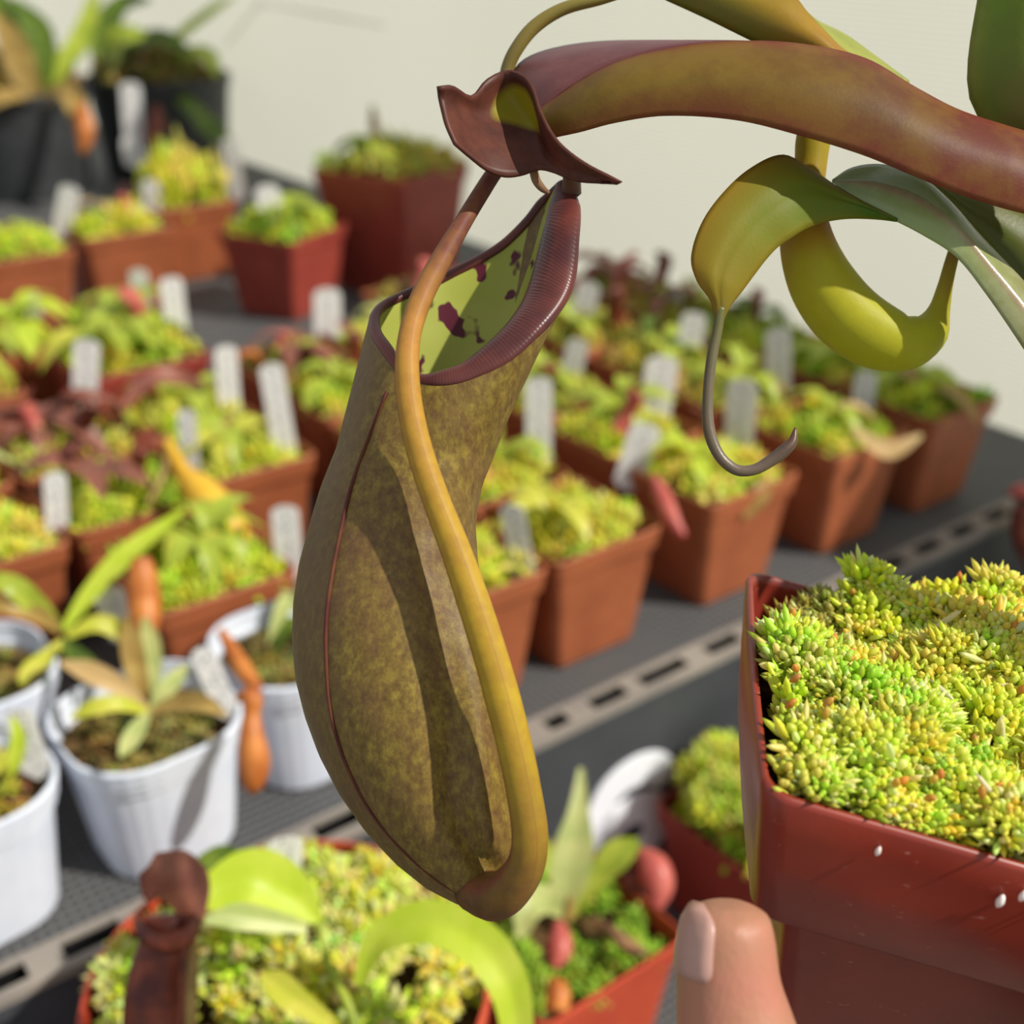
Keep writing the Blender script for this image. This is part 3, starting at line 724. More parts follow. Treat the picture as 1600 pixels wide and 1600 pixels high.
# small pitcher plant in an orange-red pot
p_f = GZ(872, 1442, -0.066)[0]; p_f.z = BZ + LZ
fp = potted('potted_plant', 'orange-red pot with small pale-leaved pitcher plant beside the thumb', 'front', 0, 0, None, [], [], loc=p_f, group='pots on the lower shelf')
it = []
for i in range(70):
    x, y = random.uniform(-.046, .046), random.uniform(-.046, .046)
    head(it, (x, y, 0.082 + random.uniform(-.004, .004)), random.uniform(.006, .010), jit(random.choice([(150, 194, 44), (170, 206, 56), (130, 170, 40)]), 8), 22, (170, 200, 70))
o = shared('moss', lobes_mesh('moss_front', it, M['moss'], 5), fp, (0, 0, 0)); o['kind'] = 'stuff'
for pix, mt in (([(885,1425,0.670,6),(888,1380,0.670,28),(898,1320,0.675,30),(904,1270,0.680,17),(908,1200,0.690,4)], 'leaf_pale'),
                ([(895,1430,0.670,6),(935,1370,0.670,16),(965,1335,0.670,24),(1000,1318,0.670,10)], 'leaf_green'),
                ([(880,1430,0.670,6),(850,1405,0.655,22),(825,1420,0.645,24),(815,1465,0.640,8)], 'leaf_pale'),
                ([(885,1430,0.680,6),(870,1380,0.700,14),(860,1340,0.710,14),(850,1310,0.720,4)], 'leaf_green')):
    sblade(fp, pix, mt, n=18, m=7)
stube(fp, 'pitcher', [(1000,1330,0.670,10),(1020,1355,0.665,26),(1030,1385,0.660,24),(1025,1420,0.655,10)], 'pitcher_pink')
stube(fp, 'pitcher', [(990,1340,0.675,12),(985,1370,0.675,26),(985,1395,0.675,16)], 'pitcher_maroon')
stube(fp, 'pitcher', [(872,1440,0.645,7),(875,1465,0.640,19),(873,1490,0.635,19),(865,1512,0.630,6)], 'pitcher_pink')
stube(fp, 'pitcher', [(862,1530,0.630,8),(872,1550,0.625,20),(870,1580,0.620,18)], 'pitcher_orange')
stube(fp, 'stem', [(885,1440,0.670,8),(890,1425,0.670,9),(890,1400,0.670,5)], 'leaf_bronze')
stube(fp, 'dead_stalk', [(925,1440,0.670,5),(955,1455,0.660,10),(985,1480,0.655,12),(1010,1490,0.650,6)], 'twig')
# round pot at bottom left
p_r = shelf_loc(450, 1520, 0.505, 'round')
rp = potted('potted_plant', 'round red pot of pale moss with maroon pitcher at the bottom', 'round', 0, 0, None, [], [], loc=p_r, group='pots on the lower shelf')
it = []
for i in range(190):
    a = random.random() * 6.28; r = 0.078 * math.sqrt(random.random())
    head(it, (r * math.cos(a), r * math.sin(a), 0.198 + 0.02 * (1 - (r / .08) ** 2) + random.uniform(-.004, .004)), random.uniform(.007, .012), jit(random.choice([(226, 222, 100), (218, 222, 70), (232, 226, 136), (206, 212, 60), (200, 214, 56)]), 9), 26, (228, 226, 150))
o = shared('moss', lobes_mesh('moss_round_pot', it, M['moss'], 5), rp, (0, 0, 0)); o['kind'] = 'stuff'
for pix, mt in (([(560,1540,.46,8),(590,1470,.455,22),(670,1440,.45,34),(750,1475,.445,36),(795,1540,.44,32),(810,1620,.44,24)], 'leaf_lime'),
                ([(500,1440,.49,8),(460,1400,.49,34),(400,1375,.485,48),(340,1395,.48,34),(305,1415,.475,8)], 'leaf_lime'),
                ([(440,1400,.50,8),(390,1365,.505,20),(345,1345,.51,24),(310,1345,.51,8)], 'leaf_dark'),
                ([(480,1450,.475,8),(430,1440,.47,16),(370,1432,.465,20),(320,1438,.46,6)], 'leaf_pale'),
                ([(520,1600,.46,10),(460,1560,.45,20),(430,1535,.445,22),(410,1520,.44,6)], 'leaf_yellow')):
    sblade(rp, pix, mt, n=20, m=9)
stube(rp, 'stem', [(500,1440,.487,6),(510,1500,.48,6),(540,1560,.47,7),(560,1620,.465,7)], 'leaf_green')
mp_ = stube(rp, 'pitcher', [(262,1430,.442,42),(262,1470,.44,44),(255,1520,.438,52),(250,1570,.436,56),(245,1640,.436,50),(245,1700,.44,20)], 'pitcher_maroon', k=18)
stube(rp, 'pitcher_rim', [(222,1440,.437,14),(232,1462,.430,15),(262,1472,.426,15),(292,1462,.430,15),(303,1440,.437,14)], 'pitcher_maroon')
sblade(rp, [(305,1440,.452,16),(285,1390,.446,44),(262,1372,.44,46),(232,1352,.434,20)], 'leaf_mauve', n=14, m=7, fold=-0.3)
stube(rp, 'tendril', [(305,1475,.43,7),(300,1540,.425,9),(298,1620,.422,9)], 'leaf_bronze')
for i, (x, y) in enumerate(((150, 1560), (180, 1545), (165, 1590))):
    pass
random.seed(77)
make_tag(447, 1308, 440, 1380, 56, 'blank and bright, in round red pot at the bottom', depth=0.53)

# ------------------------------------------------------------------ the held pitcher plant
root_loc = P(1520, 1900, 0.25)
HP = thing('pitcher_plant', 'pitcher plant in a red square pot held up by a hand', 'potted plant', root_loc)
# pot frame from the rim corners seen in the photograph
FL = P(1192, 1240, 0.21); BL = P(1166, 893, 0.285)
Lx = (BL - FL).normalized()
q = P(1600, 1360, 0.2085); Fx = (q - FL); Fx = (Fx - Lx * Fx.dot(Lx)).normalized()
Ux = Fx.cross(Lx).normalized(); SZ = 0.085
OC = FL + (Fx + Lx) * (SZ / 2)
Uz = Ux * math.cos(0.17) - Fx * math.sin(0.17)          # the soft pot leans to the right under the grip
def H(p, q_, z): return OC + Fx * p + Lx * q_ + Uz * z
def held_pot_mat():
    m, nt, out = new_mat('held_pot_red')
    n = noise(nt, 40, 4); n2 = noise(nt, 260, 3, 0.7, stretch=(1, 1, 2.2))
    c = ramp(nt, n.outputs[0], [(0.35, (124, 44, 32)), (0.65, (142, 52, 36))]).outputs[0]
    sc = math_(nt, 'MULTIPLY', math_(nt, 'SUBTRACT', n2.outputs[0], 0.66), 6, True)
    c = mixc(nt, math_(nt, 'MULTIPLY', sc, 0.6), c, lin((206, 160, 150)))
    surface(nt, out, c, 0.33, 0.5, bump=n.outputs[0], bstr=0.08)
    return m
M['held'] = held_pot_mat()
K = 8; HS = SZ / 2; lipd = 0.029
def hring(half, rad, z, bul=0.0):
    r = []
    for x, y, zz in rring(half, rad, z, K): r.append((x, y, zz))
    # densify straight sides so they can bow
    R2 = []
    n = len(r)
    for i in range(n):
        a, b = r[i], r[(i + 1) % n]; R2.append(a)
        if math.dist(a, b) > half * 0.8:
            for t in (0.2, 0.4, 0.6, 0.8): R2.append(tuple(a[j] + (b[j] - a[j]) * t for j in range(3)))
    o_ = []
    for x, y, zz in R2:
        x2 = x
        if x < -half + 0.004: x2 = x - bul * math.cos(y / half * math.pi / 2) if abs(y) < half else x
        o_.append(H(x2, y, zz))
    return o_
rad = 0.005
outer = [hring(HS - 0.0165, rad, -0.086), hring(HS - 0.0157, rad, -0.083), hring(HS - 0.0090, rad, -lipd + 0.003, 0.0005)]
V, F_ = loft(outer, True, False); pot = obj('pot', V, F_, M['held'], HP)
lipr = [hring(HS - 0.0092, rad, -lipd - 0.0004, 0.0005), hring(HS - 0.0034, rad, -lipd - 0.0006, 0.0010), hring(HS - 0.0028, rad, -lipd + 0.0002, 0.0010), hring(HS - 0.0018, rad, -0.016, 0.0025), hring(HS - 0.0008, rad, -0.008, 0.002), hring(HS, rad, -0.001, 0.0008), hring(HS - 0.0004, rad, 0.0002, 0.0005),
        hring(HS - 0.0014, rad, 0.0002, 0.0005), hring(HS - 0.0018, rad, -0.002, 0.0008), hring(HS - 0.0042, rad, -0.02, 0.0)]
V, F_ = loft(lipr, False, False); obj('rim', V, F_, M['held'], pot)
V, F_ = loft([hring(HS - 0.004, rad, -0.018), hring(HS - 0.02, rad * 0.5, -0.016)], True, True); obj('soil', V, F_, M['soil'], HP)
# sphagnum
def mh(p, q_):            # p, q in -1..1 (left-right, front-back): height above the rim plane
    z = 0.000 + 0.007 * (1 - q_ * q_ * 0.3) * (1 - p * p * 0.25) + 0.005 * max(0, p + 0.2) + 0.009 * max(0, q_ + 0.2) * max(0, p + 0.7)
    corner = max(0, -p - 0.35) * max(0, q_ - 0.2)
    z -= 0.028 * corner
    z += 0.0035 * math.sin(p * 5.1 + 1.0) * math.sin(q_ * 4.3 + 0.4)
    return z
random.seed(3); it = []
YEL = [(232, 236, 66), (240, 238, 96), (222, 234, 64), (238, 232, 88)]
GRN = [(204, 224, 60), (216, 230, 68), (182, 210, 56), (222, 232, 76)]
BRN = [(176, 152, 62), (196, 170, 72), (156, 156, 56)]
def dome(items, c, R, col, nl, tip, up):
    up = up / np.linalg.norm(up); t1 = np.cross(up, (0.3, 1, 0.1)); t1 /= np.linalg.norm(t1); t2 = np.cross(up, t1)
    for i in range(nl):
        z = 1 - 1.12 * (i + 0.5) / nl; rr = math.sqrt(max(0, 1 - z * z)); a = i * 2.39996 + random.random() * 0.6
        d = up * z + t1 * (rr * math.cos(a)) + t2 * (rr * math.sin(a))
        dd = d + rng.normal(0, 0.2, 3) + up * 0.2
        if z > 0.45: L = R * random.uniform(0.26, 0.4); r = R * random.uniform(0.085, 0.13); o_ = random.uniform(0.5, 0.62)
        else: L = R * random.uniform(0.45, 0.85); r = R * random.uniform(0.07, 0.11); o_ = random.uniform(0.35, 0.55)
        items.append((c + d * R * o_, dd, L, r, jit(tip if (tip and random.random() < (0.2 if z > 0.45 else 0.45)) else col, 8)))
n_h = 0
while n_h < 430:
    p, q_ = random.uniform(-0.97, 0.97), random.uniform(-0.97, 0.97)
    if p > 0.55 and random.random() < 0.6: continue
    if p < -0.92: continue
    n_h += 1
    w = math.sin(p * 3.3 + 0.7) + math.sin(q_ * 4 + p * 2)
    pal = GRN if (q_ < 0.1 and w < 0.1) else YEL
    if p < -0.55 and q_ > 0.45: pal = BRN
    if p < -0.6 and -0.2 < q_ < 0.45: pal = GRN
    R = random.uniform(0.0052, 0.0090)
    pos = H(p * HS * 0.90, q_ * HS * 0.90, mh(p, q_) - 0.0062 + random.uniform(-0.0032, 0.0026))
    up = Ux + Fx * random.uniform(-0.35, 0.35) + Lx * random.uniform(-0.5, 0.3)
    dome(it, np.array(pos - root_loc), R, jit(random.choice(pal), 8), 84, (238, 240, 150) if random.random() < 0.5 else None, np.array(up))
# orange-tipped buds and pale dead strands among the heads
for i in range(45):
    p, q_ = random.uniform(-0.9, 0.95), random.uniform(-0.9, 0.95)
    pos = H(p * HS, q_ * HS, mh(p, q_)); d = np.array(Ux + Fx * random.uniform(-0.8, 0.8) + Lx * random.uniform(-0.8, 0.4))
    it.append((np.array(pos - root_loc), d, random.uniform(0.002, 0.0035), 0.0008, jit((220, 156, 60), 14)))
for i in range(60):
    p, q_ = random.uniform(-0.9, 0.95), random.uniform(-0.9, 0.95)
    if p < -0.2 and q_ > 0.3: continue
    pos = H(p * HS, q_ * HS, mh(p, q_) - 0.0005); d = np.array(Ux * random.uniform(-0.1, 0.6) + Fx * random.uniform(-1, 1) + Lx * random.uniform(-1, 0.6))
    it.append((np.array(pos - root_loc), d, random.uniform(0.004, 0.0085), random.uniform(0.0005, 0.0009), jit((236, 234, 180), 8)))
def inside_pot(i):          # nothing grows through the pot wall
    for k in (0.0, 1.0):
        w = Vector(i[0] + i[1] / np.linalg.norm(i[1]) * i[2] * k) + root_loc - OC
        z = w.dot(Ux) / Ux.dot(Uz); p = w.dot(Fx) - z * Uz.dot(Fx); q_ = w.dot(Lx)
        if z < 0.0008 and max(abs(p), abs(q_)) > HS - 0.0022 - 0.05 * max(0, -z) - i[3]: return False
    return True
it = [i for i in it if inside_pot(i)]
me = lobes_mesh('moss', it, M['moss_fine'], 6)
o = bpy.data.objects.new('moss', me); COL.objects.link(o); o.parent = HP; o['kind'] = 'stuff'; o['label'] = 'bright lime sphagnum moss'
# crumbs of perlite/peat on the front face
for (x, y, r) in ((1563, 1408, 7), (1598, 1400, 6), (1372, 1330, 5)):
    r0 = RT * ((x - 800) / F_PX) + FW - UP * ((y - 800) / F_PX)
    t = ((FL - Lx * 0.0004) - CAM).dot(Lx) / r0.dot(Lx)
    c = CAM + r0 * t; s_ = r / F_PX * t
    V, F_, ST = tube_geo([c + Ux * (s_ * k_) for k_ in (-1.9, -1.2, 0, 1.2, 1.9)], [s_ * .2, s_ * .7, s_, s_ * .7, s_ * .2], 7)
    obj('crumb', V, F_, simple('perlite', (226, 214, 206), (240, 230, 224), 300, 0.7), pot)

# --- the hanging pitcher
D0 = 0.25
LEVELS = [(640, 690, 118, 0.2510, 108), (700, 651, 126, 0.2508, 112), (760, 627, 126, 0.2505, 118), (820, 613, 130, 0.2505, 124), (880, 607, 140, 0.2505, 134), (940, 609, 151, 0.2502, 145), (1000, 617, 161, 0.2502, 152), (1060, 627, 166, 0.2502, 156),
          (1120, 641, 165, 0.2502, 156), (1180, 658, 160, 0.2502, 150), (1240, 678, 149, 0.2500, 140), (1300, 702, 131, 0.2497, 124), (1350, 726, 108, 0.2492, 102), (1390, 748, 80, 0.2486, 76), (1413, 762, 48, 0.248, 44), (1424, 768, 18, 0.2478, 16)]
NT = 64
# mouth loop: (angle, outer x, y, d, inner x, y, d)
MOUTH = [(-22, 893, 283, .2585, 868, 292, .2590), (-8, 906, 322, .2535, 858, 325, .2570), (4, 904, 378, .2485, 852, 355, .2550), (18, 897, 437, .2440, 841, 402, .2525), (34, 879, 476, .2410, 822, 464, .2485), (50, 845, 517, .2380, 800, 501, .2450), (66, 800, 561, .2362, 770, 532, .2420),
         (82, 747, 588, .2355, 729, 565, .2395), (97, 702, 601, .2355, 701, 577, .2385), (112, 657, 599, .2365, 656, 588, .2390), (128, 618, 578, .2385, 630, 566, .2405), (145, 594, 548, .2420, 612, 541, .2430), (162, 579, 524, .2465, 598, 522, .2470), (180, 576, 503, .2515, 594, 505, .2515),
         (198, 583, 484, .2560, 597, 492, .2555), (214, 602, 469, .2600, 610, 480, .2590), (230, 636, 453, .2635, 641, 465, .2625), (248, 676, 437, .2655, 681, 448, .2645), (266, 711, 418, .2665, 716, 430, .2655), (284, 747, 400, .2668, 752, 412, .2658), (300, 785, 376, .2662, 790, 388, .2652), (314, 820, 342, .2650, 826, 353, .2640), (326, 848, 308, .2630, 853, 318, .2622)]
def mouth_at(deg):
    n = len(MOUTH); d = ((deg + 22) % 360) - 22
    ang = [m[0] for m in MOUTH] + [338]
    i = max(k for k in range(n) if MOUTH[k][0] <= d + 1e-9)
    u = (d - ang[i]) / (ang[i + 1] - ang[i])
    p = [np.array(MOUTH[(i + k) % n][1:]) for k in (-1, 0, 1, 2)]
    if i == n - 1 or i == 0: return p[1] + (p[2] - p[1]) * u
    return 0.5 * ((2 * p[1]) + (-p[0] + p[2]) * u + (2*p[0] - 5*p[1] + 4*p[2] - p[3]) * u*u + (-p[0] + 3*p[1] - 3*p[2] + p[3]) * u**3)
def groove(x, y, th):
    """dent along the front panel, in metres (towards the axis)"""
    if y < 860 or math.sin(th) < 0: return 0.0
    xg = np.interp(y, [860, 950, 1100, 1250, 1320, 1400], [676, 690, 700, 708, 742, 800])
    amp = np.interp(y, [860, 980, 1250, 1330, 1400], [0, 0.0014, 0.0032, 0.0030, 0.0])
    xl = np.interp(y, [860, 950, 1100, 1250, 1320, 1400], [725, 740, 752, 756, 770, 800])
    la = np.interp(y, [860, 1000, 1250, 1310, 1345], [0, 0.0008, 0.0018, 0.0016, 0])
    return amp * math.exp(-((x - xg) / 24) ** 2) - la * math.exp(-((x - xl) / 20) ** 2)
LV = np.array(LEVELS, dtype=float)
def ring_pt(lv, deg, scale=1.0):
    th = math.radians(deg); y, cx, rx, d, rz = lv
    x = cx + rx * scale * math.cos(th); px_m = d / F_PX
    dd = d - rz * scale * px_m * math.sin(th) + groove(x, y, th)
    # each ring is level in the photograph: tilt so the front hangs a little lower as rings of a hanging pitcher do
    return P(x, y + 10 * math.sin(th) * (rx / 160), dd)
def pitcher_surface(scale, lo_y, mouth_cols, nblend=9):
    rows = []
    degs = [360 * j / NT for j in range(NT)]
    mo = [mouth_at(g)[mouth_cols[0]:mouth_cols[1]] for g in degs]
    mo = [P(*m) for m in mo]
    first = LV[1]
    for k in range(nblend):
        t = k / nblend
        row = []
        for j, g in enumerate(degs):
            a = mo[j]; b = ring_pt(first, g, scale); b0 = ring_pt(LV[0], g, scale)
            # quadratic path mouth -> ring, keeping the funnel shape
            mid = a.lerp(b, 0.5)
            row.append(a * (1-t)**2 + mid * (2*t*(1-t)) + b * (t*t))
        rows.append(row)
    ys = [700] + [y for y in np.arange(716, 1424.1, 12)]
    for y in ys:
        if y > lo_y: break
        lv = np.array([y] + [np.interp(y, LV[:, 0], LV[:, c]) for c in range(1, 5)])
        if y > 1340:   # round off the tip
            pass
        rows.append([ring_pt(lv, g, scale) for g in degs])
    return rows
def grid_obj(name, rows, mat, parent, cap):
    n = len(rows); V = [p for r in rows for p in r]; F_ = []
    for i in range(n - 1):
        for j in range(NT): F_.append((i*NT + j, (i+1)*NT + j, (i+1)*NT + (j+1) % NT, i*NT + (j+1) % NT))
    if cap: F_.append(tuple((n - 1) * NT + j for j in range(NT)))
    ST = [(i / (n - 1), j / NT, 0) for i in range(n) for j in range(NT)]
    return obj(name, V, F_, mat, parent, st=ST)
def body_mat():
    m, nt, out = new_mat('pitcher_skin')
    s, t = st_nodes(nt)
    n1 = noise(nt, 130, 5, 0.66, stretch=(1, 1, 0.6)); n2 = noise(nt, 620, 5, 0.75, stretch=(1, 1, 0.6)); n3 = noise(nt, 30, 3)
    base = ramp(nt, n2.outputs[0], [(0.34, (94, 72, 34)), (0.5, (120, 98, 42)), (0.68, (150, 130, 52))]).outputs[0]
    mixf = math_(nt, 'MULTIPLY', math_(nt, 'SUBTRACT', n1.outputs[0], 0.44), 4.5, True)
    base = mixc(nt, math_(nt, 'MULTIPLY', mixf, 0.42), base, lin((102, 66, 52)))
    # purplish belt around the waist, as pigment
    bl = ramp(nt, math_(nt, 'ADD', s, math_(nt, 'MULTIPLY', math_(nt, 'SUBTRACT', n3.outputs[0], 0.5), 0.12)), [(0.0, (20, 20, 20)), (0.16, (70, 70, 70)), (0.28, (200, 200, 200)), (0.42, (150, 150, 150)), (0.52, (30, 30, 30)), (0.9, (0, 0, 0)), (1.0, (150, 150, 150))])
    base = mixc(nt, math_(nt, 'MULTIPLY', bl.outputs[0], 0.6), base, lin((98, 64, 50)))
    # flank left of the wing is greyer brown
    fl_ = nt.nodes.new('ShaderNodeMapRange'); fl_.inputs[1].default_value = 0.34; fl_.inputs[2].default_value = 0.40; link(nt, t, fl_.inputs[0])
    base = mixc(nt, math_(nt, 'MULTIPLY', fl_.outputs[0], 0.55), base, lin((112, 90, 60)))
    surface(nt, out, base, 0.5, 0.35, 0.10, bump=n2.outputs[0], bstr=0.25, bdist=0.0004)
    return m
def inner_mat():
    m, nt, out = new_mat('pitcher_inside')
    n = noise(nt, 130, 2, 0.5); n2 = noise(nt, 40, 2)
    v = nt.nodes.new('ShaderNodeTexNoise'); v.inputs['Scale'].default_value = 145; v.inputs['Detail'].default_value = 2
    tc = nt.nodes.new('ShaderNodeTexCoord'); link(nt, tc.outputs['Object'], v.inputs['Vector'])
    c = ramp(nt, n2.outputs[0], [(0.35, (172, 178, 74)), (0.65, (196, 200, 104))]).outputs[0]
    s, t = st_nodes(nt)
    dens = ramp(nt, s, [(0.05, (0, 0, 0)), (0.2, (150, 150, 150)), (0.6, (255, 255, 255))]).outputs[0]
    sp = math_(nt, 'ADD', v.outputs[0], math_(nt, 'MULTIPLY', dens, 0.06))
    f = math_(nt, 'MULTIPLY', math_(nt, 'SUBTRACT', sp, 0.60), 30, True)
    c = mixc(nt, f, c, lin((92, 24, 44)))
    surface(nt, out, c, 0.4, 0.4, 0.25)
    return m
rows = pitcher_surface(1.0, 1424, (0, 3))
pit = grid_obj('pitcher', rows, body_mat(), HP, True); pit['label'] = 'large hanging olive and brown pitcher'
rows_in = pitcher_surface(0.965, 1000, (3, 6))
inner = grid_obj('inner_wall', rows_in, inner_mat(), pit, False)
# peristome: ribbed rolled lip
V = []; F_ = []; NR = 880; KC = 12
for i in range(NR):
    g = 360 * i / NR
    m6 = mouth_at(g); a = P(*m6[:3]); b = P(*m6[3:])
    w = (b - a); wl = w.length
    aN = P(*mouth_at(g + 1)[:3]); tg = (aN - a).normalized(); nn = tg.cross(w).normalized()
    if nn.dot(UP - FW * 0.5) < 0: nn = -nn
    rib = 1 + 0.10 * math.sin(i * math.pi)  if False else 1 + (0.022 if i % 4 < 2 else -0.015)
    for j in range(KC):
        an = 2 * math.pi * j / KC
        c = a.lerp(b, 0.5)
        hgt = max(0.0011, wl * 0.22) * rib
        V.append(c - w * (0.52 * math.cos(an)) + nn * (hgt * math.sin(an)))
for i in range(NR):
    for j in range(KC): F_.append((i*KC + j, i*KC + (j+1) % KC, ((i+1) % NR)*KC + (j+1) % KC, ((i+1) % NR)*KC + j))
obj('peristome', V, F_, simple('peristome_skin', (72, 36, 36), (108, 54, 46), 70, 0.36, 0.4, transl=0.04), pit)
# wings: purple ridges along the front
def surf_pt(x, y, out_=0.0):
    lv = np.array([y] + [np.interp(y, LV[:, 0], LV[:, c]) for c in range(1, 5)])
    c_ = max(-1, min(1, (x - lv[1]) / lv[2])); g = math.degrees(math.acos(c_))
    p = ring_pt(lv, g); axis = P(lv[1], y, lv[3]); return p + (p - axis).normalized() * out_
wing = [(612, 700, .0004), (585, 640, .0002)]
pts = [P(604, 612, 0.2385)] + [surf_pt(x, y, 0.0002) for x, y in ((566, 706), (548, 760), (534, 820), (520, 890), (511, 960), (511, 1030), (517, 1100), (532, 1160), (556, 1220), (592, 1280), (636, 1330), (688, 1375), (738, 1402))]
s_ = spline(pts, 60)
wm = simple('wing_purple', (84, 40, 40), (102, 62, 42), 120, 0.6, 0.15)
V, F_, ST = tube_geo([p for p in s_], [0.0002 + 0.00022 * math.sin(math.pi * min(1, 0.12 + i / 62)) for i in range(60)], 8); obj('wing', V, F_, wm, pit)
pts = [surf_pt(x, y, 0.0004) for x, y in ((772, 1010), (790, 1090), (803, 1170), (810, 1240), (812, 1300), (806, 1345), (788, 1385))]
s_ = spline(pts, 30); V, F_, ST = tube_geo([p for p in s_], [0.0006] * 30, 8); obj('wing', V, F_, wm, pit)
# lid
lid_mat = blade_mat('lid_skin', [(0.0, (96, 58, 50)), (0.35, (92, 52, 40)), (1.0, (112, 66, 56))], None, mottle=(70, 38, 34), mfac=0.5, mscale=150, transl=0.3, rough=0.4)
LR = [  # rows from the rear/upper edge to the lower front edge, columns left to right (x, y, d)
 [(684, 136, .2330), (708, 134, .2360), (738, 150, .2410), (762, 124, .2445), (795, 110, .2455), (826, 126, .2430), (846, 178, .2385), (872, 222, .2355), (915, 256, .2335), (972, 284, .2320)],
 [(686, 150, .2345), (718, 165, .2400), (750, 172, .2450), (780, 160, .2490), (805, 158, .2500), (832, 182, .2470), (850, 220, .2430), (872, 246, .2390), (912, 268, .2355), (970, 286, .2321)],
 [(690, 168, .2345), (722, 195, .2390), (755, 208, .2430), (785, 208, .2455), (812, 214, .2460), (838, 226, .2450), (856, 244, .2425), (878, 260, .2395), (912, 276, .2360), (968, 287, .2323)],
 [(697, 195, .2340), (728, 222, .2375), (760, 238, .2405), (790, 246, .2425), (818, 248, .2435), (842, 250, .2435), (860, 258, .2420), (880, 270, .2395), (910, 281, .2362), (962, 286, .2326)],
 [(710, 225, .2340), (736, 247, .2365), (764, 268, .2390), (790, 276, .2405), (816, 273, .2415), (842, 264, .2420), (862, 268, .2410), (882, 277, .2390), (908, 284, .2362), (955, 285, .2330)]]
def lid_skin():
    m, nt, out = new_mat('lid_skin_sun_patch')
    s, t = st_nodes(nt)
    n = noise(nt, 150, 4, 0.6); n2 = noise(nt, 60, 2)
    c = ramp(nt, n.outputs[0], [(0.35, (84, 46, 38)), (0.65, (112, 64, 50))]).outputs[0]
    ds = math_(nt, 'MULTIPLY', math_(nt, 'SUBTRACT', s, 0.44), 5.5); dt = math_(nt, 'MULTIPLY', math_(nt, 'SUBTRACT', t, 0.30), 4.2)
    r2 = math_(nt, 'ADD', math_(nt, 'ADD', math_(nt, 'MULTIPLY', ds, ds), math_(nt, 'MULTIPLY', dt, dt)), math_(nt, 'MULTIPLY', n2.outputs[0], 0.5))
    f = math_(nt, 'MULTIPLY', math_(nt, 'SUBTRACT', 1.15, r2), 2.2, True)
    c = mixc(nt, math_(nt, 'MULTIPLY', f, 0.85), c, lin((168, 160, 40)))  # yellow-green patch paints in sunlight shining through the lid
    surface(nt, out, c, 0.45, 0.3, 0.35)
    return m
nu, nvv = 36, 18
cols_ = [spline([P(*p) for p in r], nu) for r in LR]
V = []; F_ = []; ST = []
for i in range(nu):
    c = spline([cols_[r][i] for r in range(5)], nvv)
    for j in range(nvv): V.append(Vector(c[j])); ST.append((i / (nu - 1), j / (nvv - 1), 0))
for i in range(nu - 1):
    for j in range(nvv - 1): F_.append((i*nvv + j, i*nvv + j + 1, (i+1)*nvv + j + 1, (i+1)*nvv + j))
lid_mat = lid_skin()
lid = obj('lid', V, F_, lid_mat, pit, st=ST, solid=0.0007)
V, F_, ST = tube_geo(spline([P(796, 156, .2475), P(820, 170, .2462), P(835, 192, .2445)], 8), [.0002] * 8, 5)
tube('spur', [(834, 268, .2450, 7), (838, 282, .2450, 7), (847, 294, .2450, 6), (858, 302, .2450, 3)], M['twig'], pit, n=14, k=8)
tube('neck', [(893, 300, .2570, 16), (893, 276, .2540, 14), (888, 258, .2500, 10), (880, 250, .2450, 5)], simple('neck_skin', (76, 44, 40), (100, 66, 44), 120, 0.45), pit, n=16, k=10)
# tendril running down the front to the base of the pitcher
tm = blade_mat('tendril_skin', [(0.0, (96, 54, 50)), (0.17, (108, 64, 50)), (0.30, (176, 126, 56)), (0.45, (176, 138, 46)), (0.7, (176, 146, 40)), (0.84, (150, 122, 42)), (0.92, (112, 84, 42)), (1.0, (92, 64, 40))], ((124, 58, 48), [(0.0, 0.15), (0.1, 0), (0.2, 0), (0.27, 0.75), (0.36, 0.15), (0.9, 0.0), (1.0, 0.15)]), mottle=(140, 96, 44), mfac=0.3, mscale=160, transl=0.06, rough=0.55, spec=0.22)
tube('tendril', [(800, 215, .2530, 12), (785, 250, .2520, 12), (762, 285, .2505, 13), (725, 345, .2470, 14), (690, 405, .2420, 17), (660, 462, .2372, 18), (642, 515, .2340, 18), (636, 565, .2315, 19), (640, 630, .2296, 20), (656, 705, .2285, 21), (683, 785, .2272, 22), (712, 860, .2258, 24), (738, 935, .2246, 26), (762, 1010, .2240, 27), (785, 1090, .2238, 28), (805, 1170, .2240, 28), (820, 1245, .2248, 28), (828, 1305, .2262, 29), (822, 1350, .2285, 30), (800, 1385, .2320, 34), (772, 1400, .2370, 38), (745, 1385, .2430, 40)], tm, HP, n=150, k=18)

# --- leaves of the held plant
m_main = blade_mat('main_leaf_under', [(0.0, (104, 80, 36)), (0.2, (112, 88, 32)), (0.45, (112, 84, 32)), (0.62, (104, 70, 40)), (0.8, (108, 56, 42)), (1.0, (112, 60, 44))], ((132, 56, 46), [(0.0, 0.9), (0.05, 0.5), (0.16, 0.1), (0.6, 0.0), (0.8, 0.35), (1.0, 0.75)]), mottle=(146, 120, 40), mfac=0.3, mscale=45, transl=0.28, rough=0.5, spec=0.25)
m_top = blade_mat('main_leaf_top', [(0.0, (104, 58, 58)), (1.0, (108, 58, 60))], None, mottle=(124, 78, 76), mfac=0.4, mscale=80, transl=0.18, rough=0.4)
top_e = [(822, 186, .2515), (862, 158, .2500), (905, 128, .2490), (960, 100, .2480), (1040, 78, .2470), (1150, 66, .2455), (1250, 70, .2445), (1350, 92, .2440), (1430, 138, .2440), (1500, 174, .2440), (1600, 206, .2440), (1700, 235, .2440)]
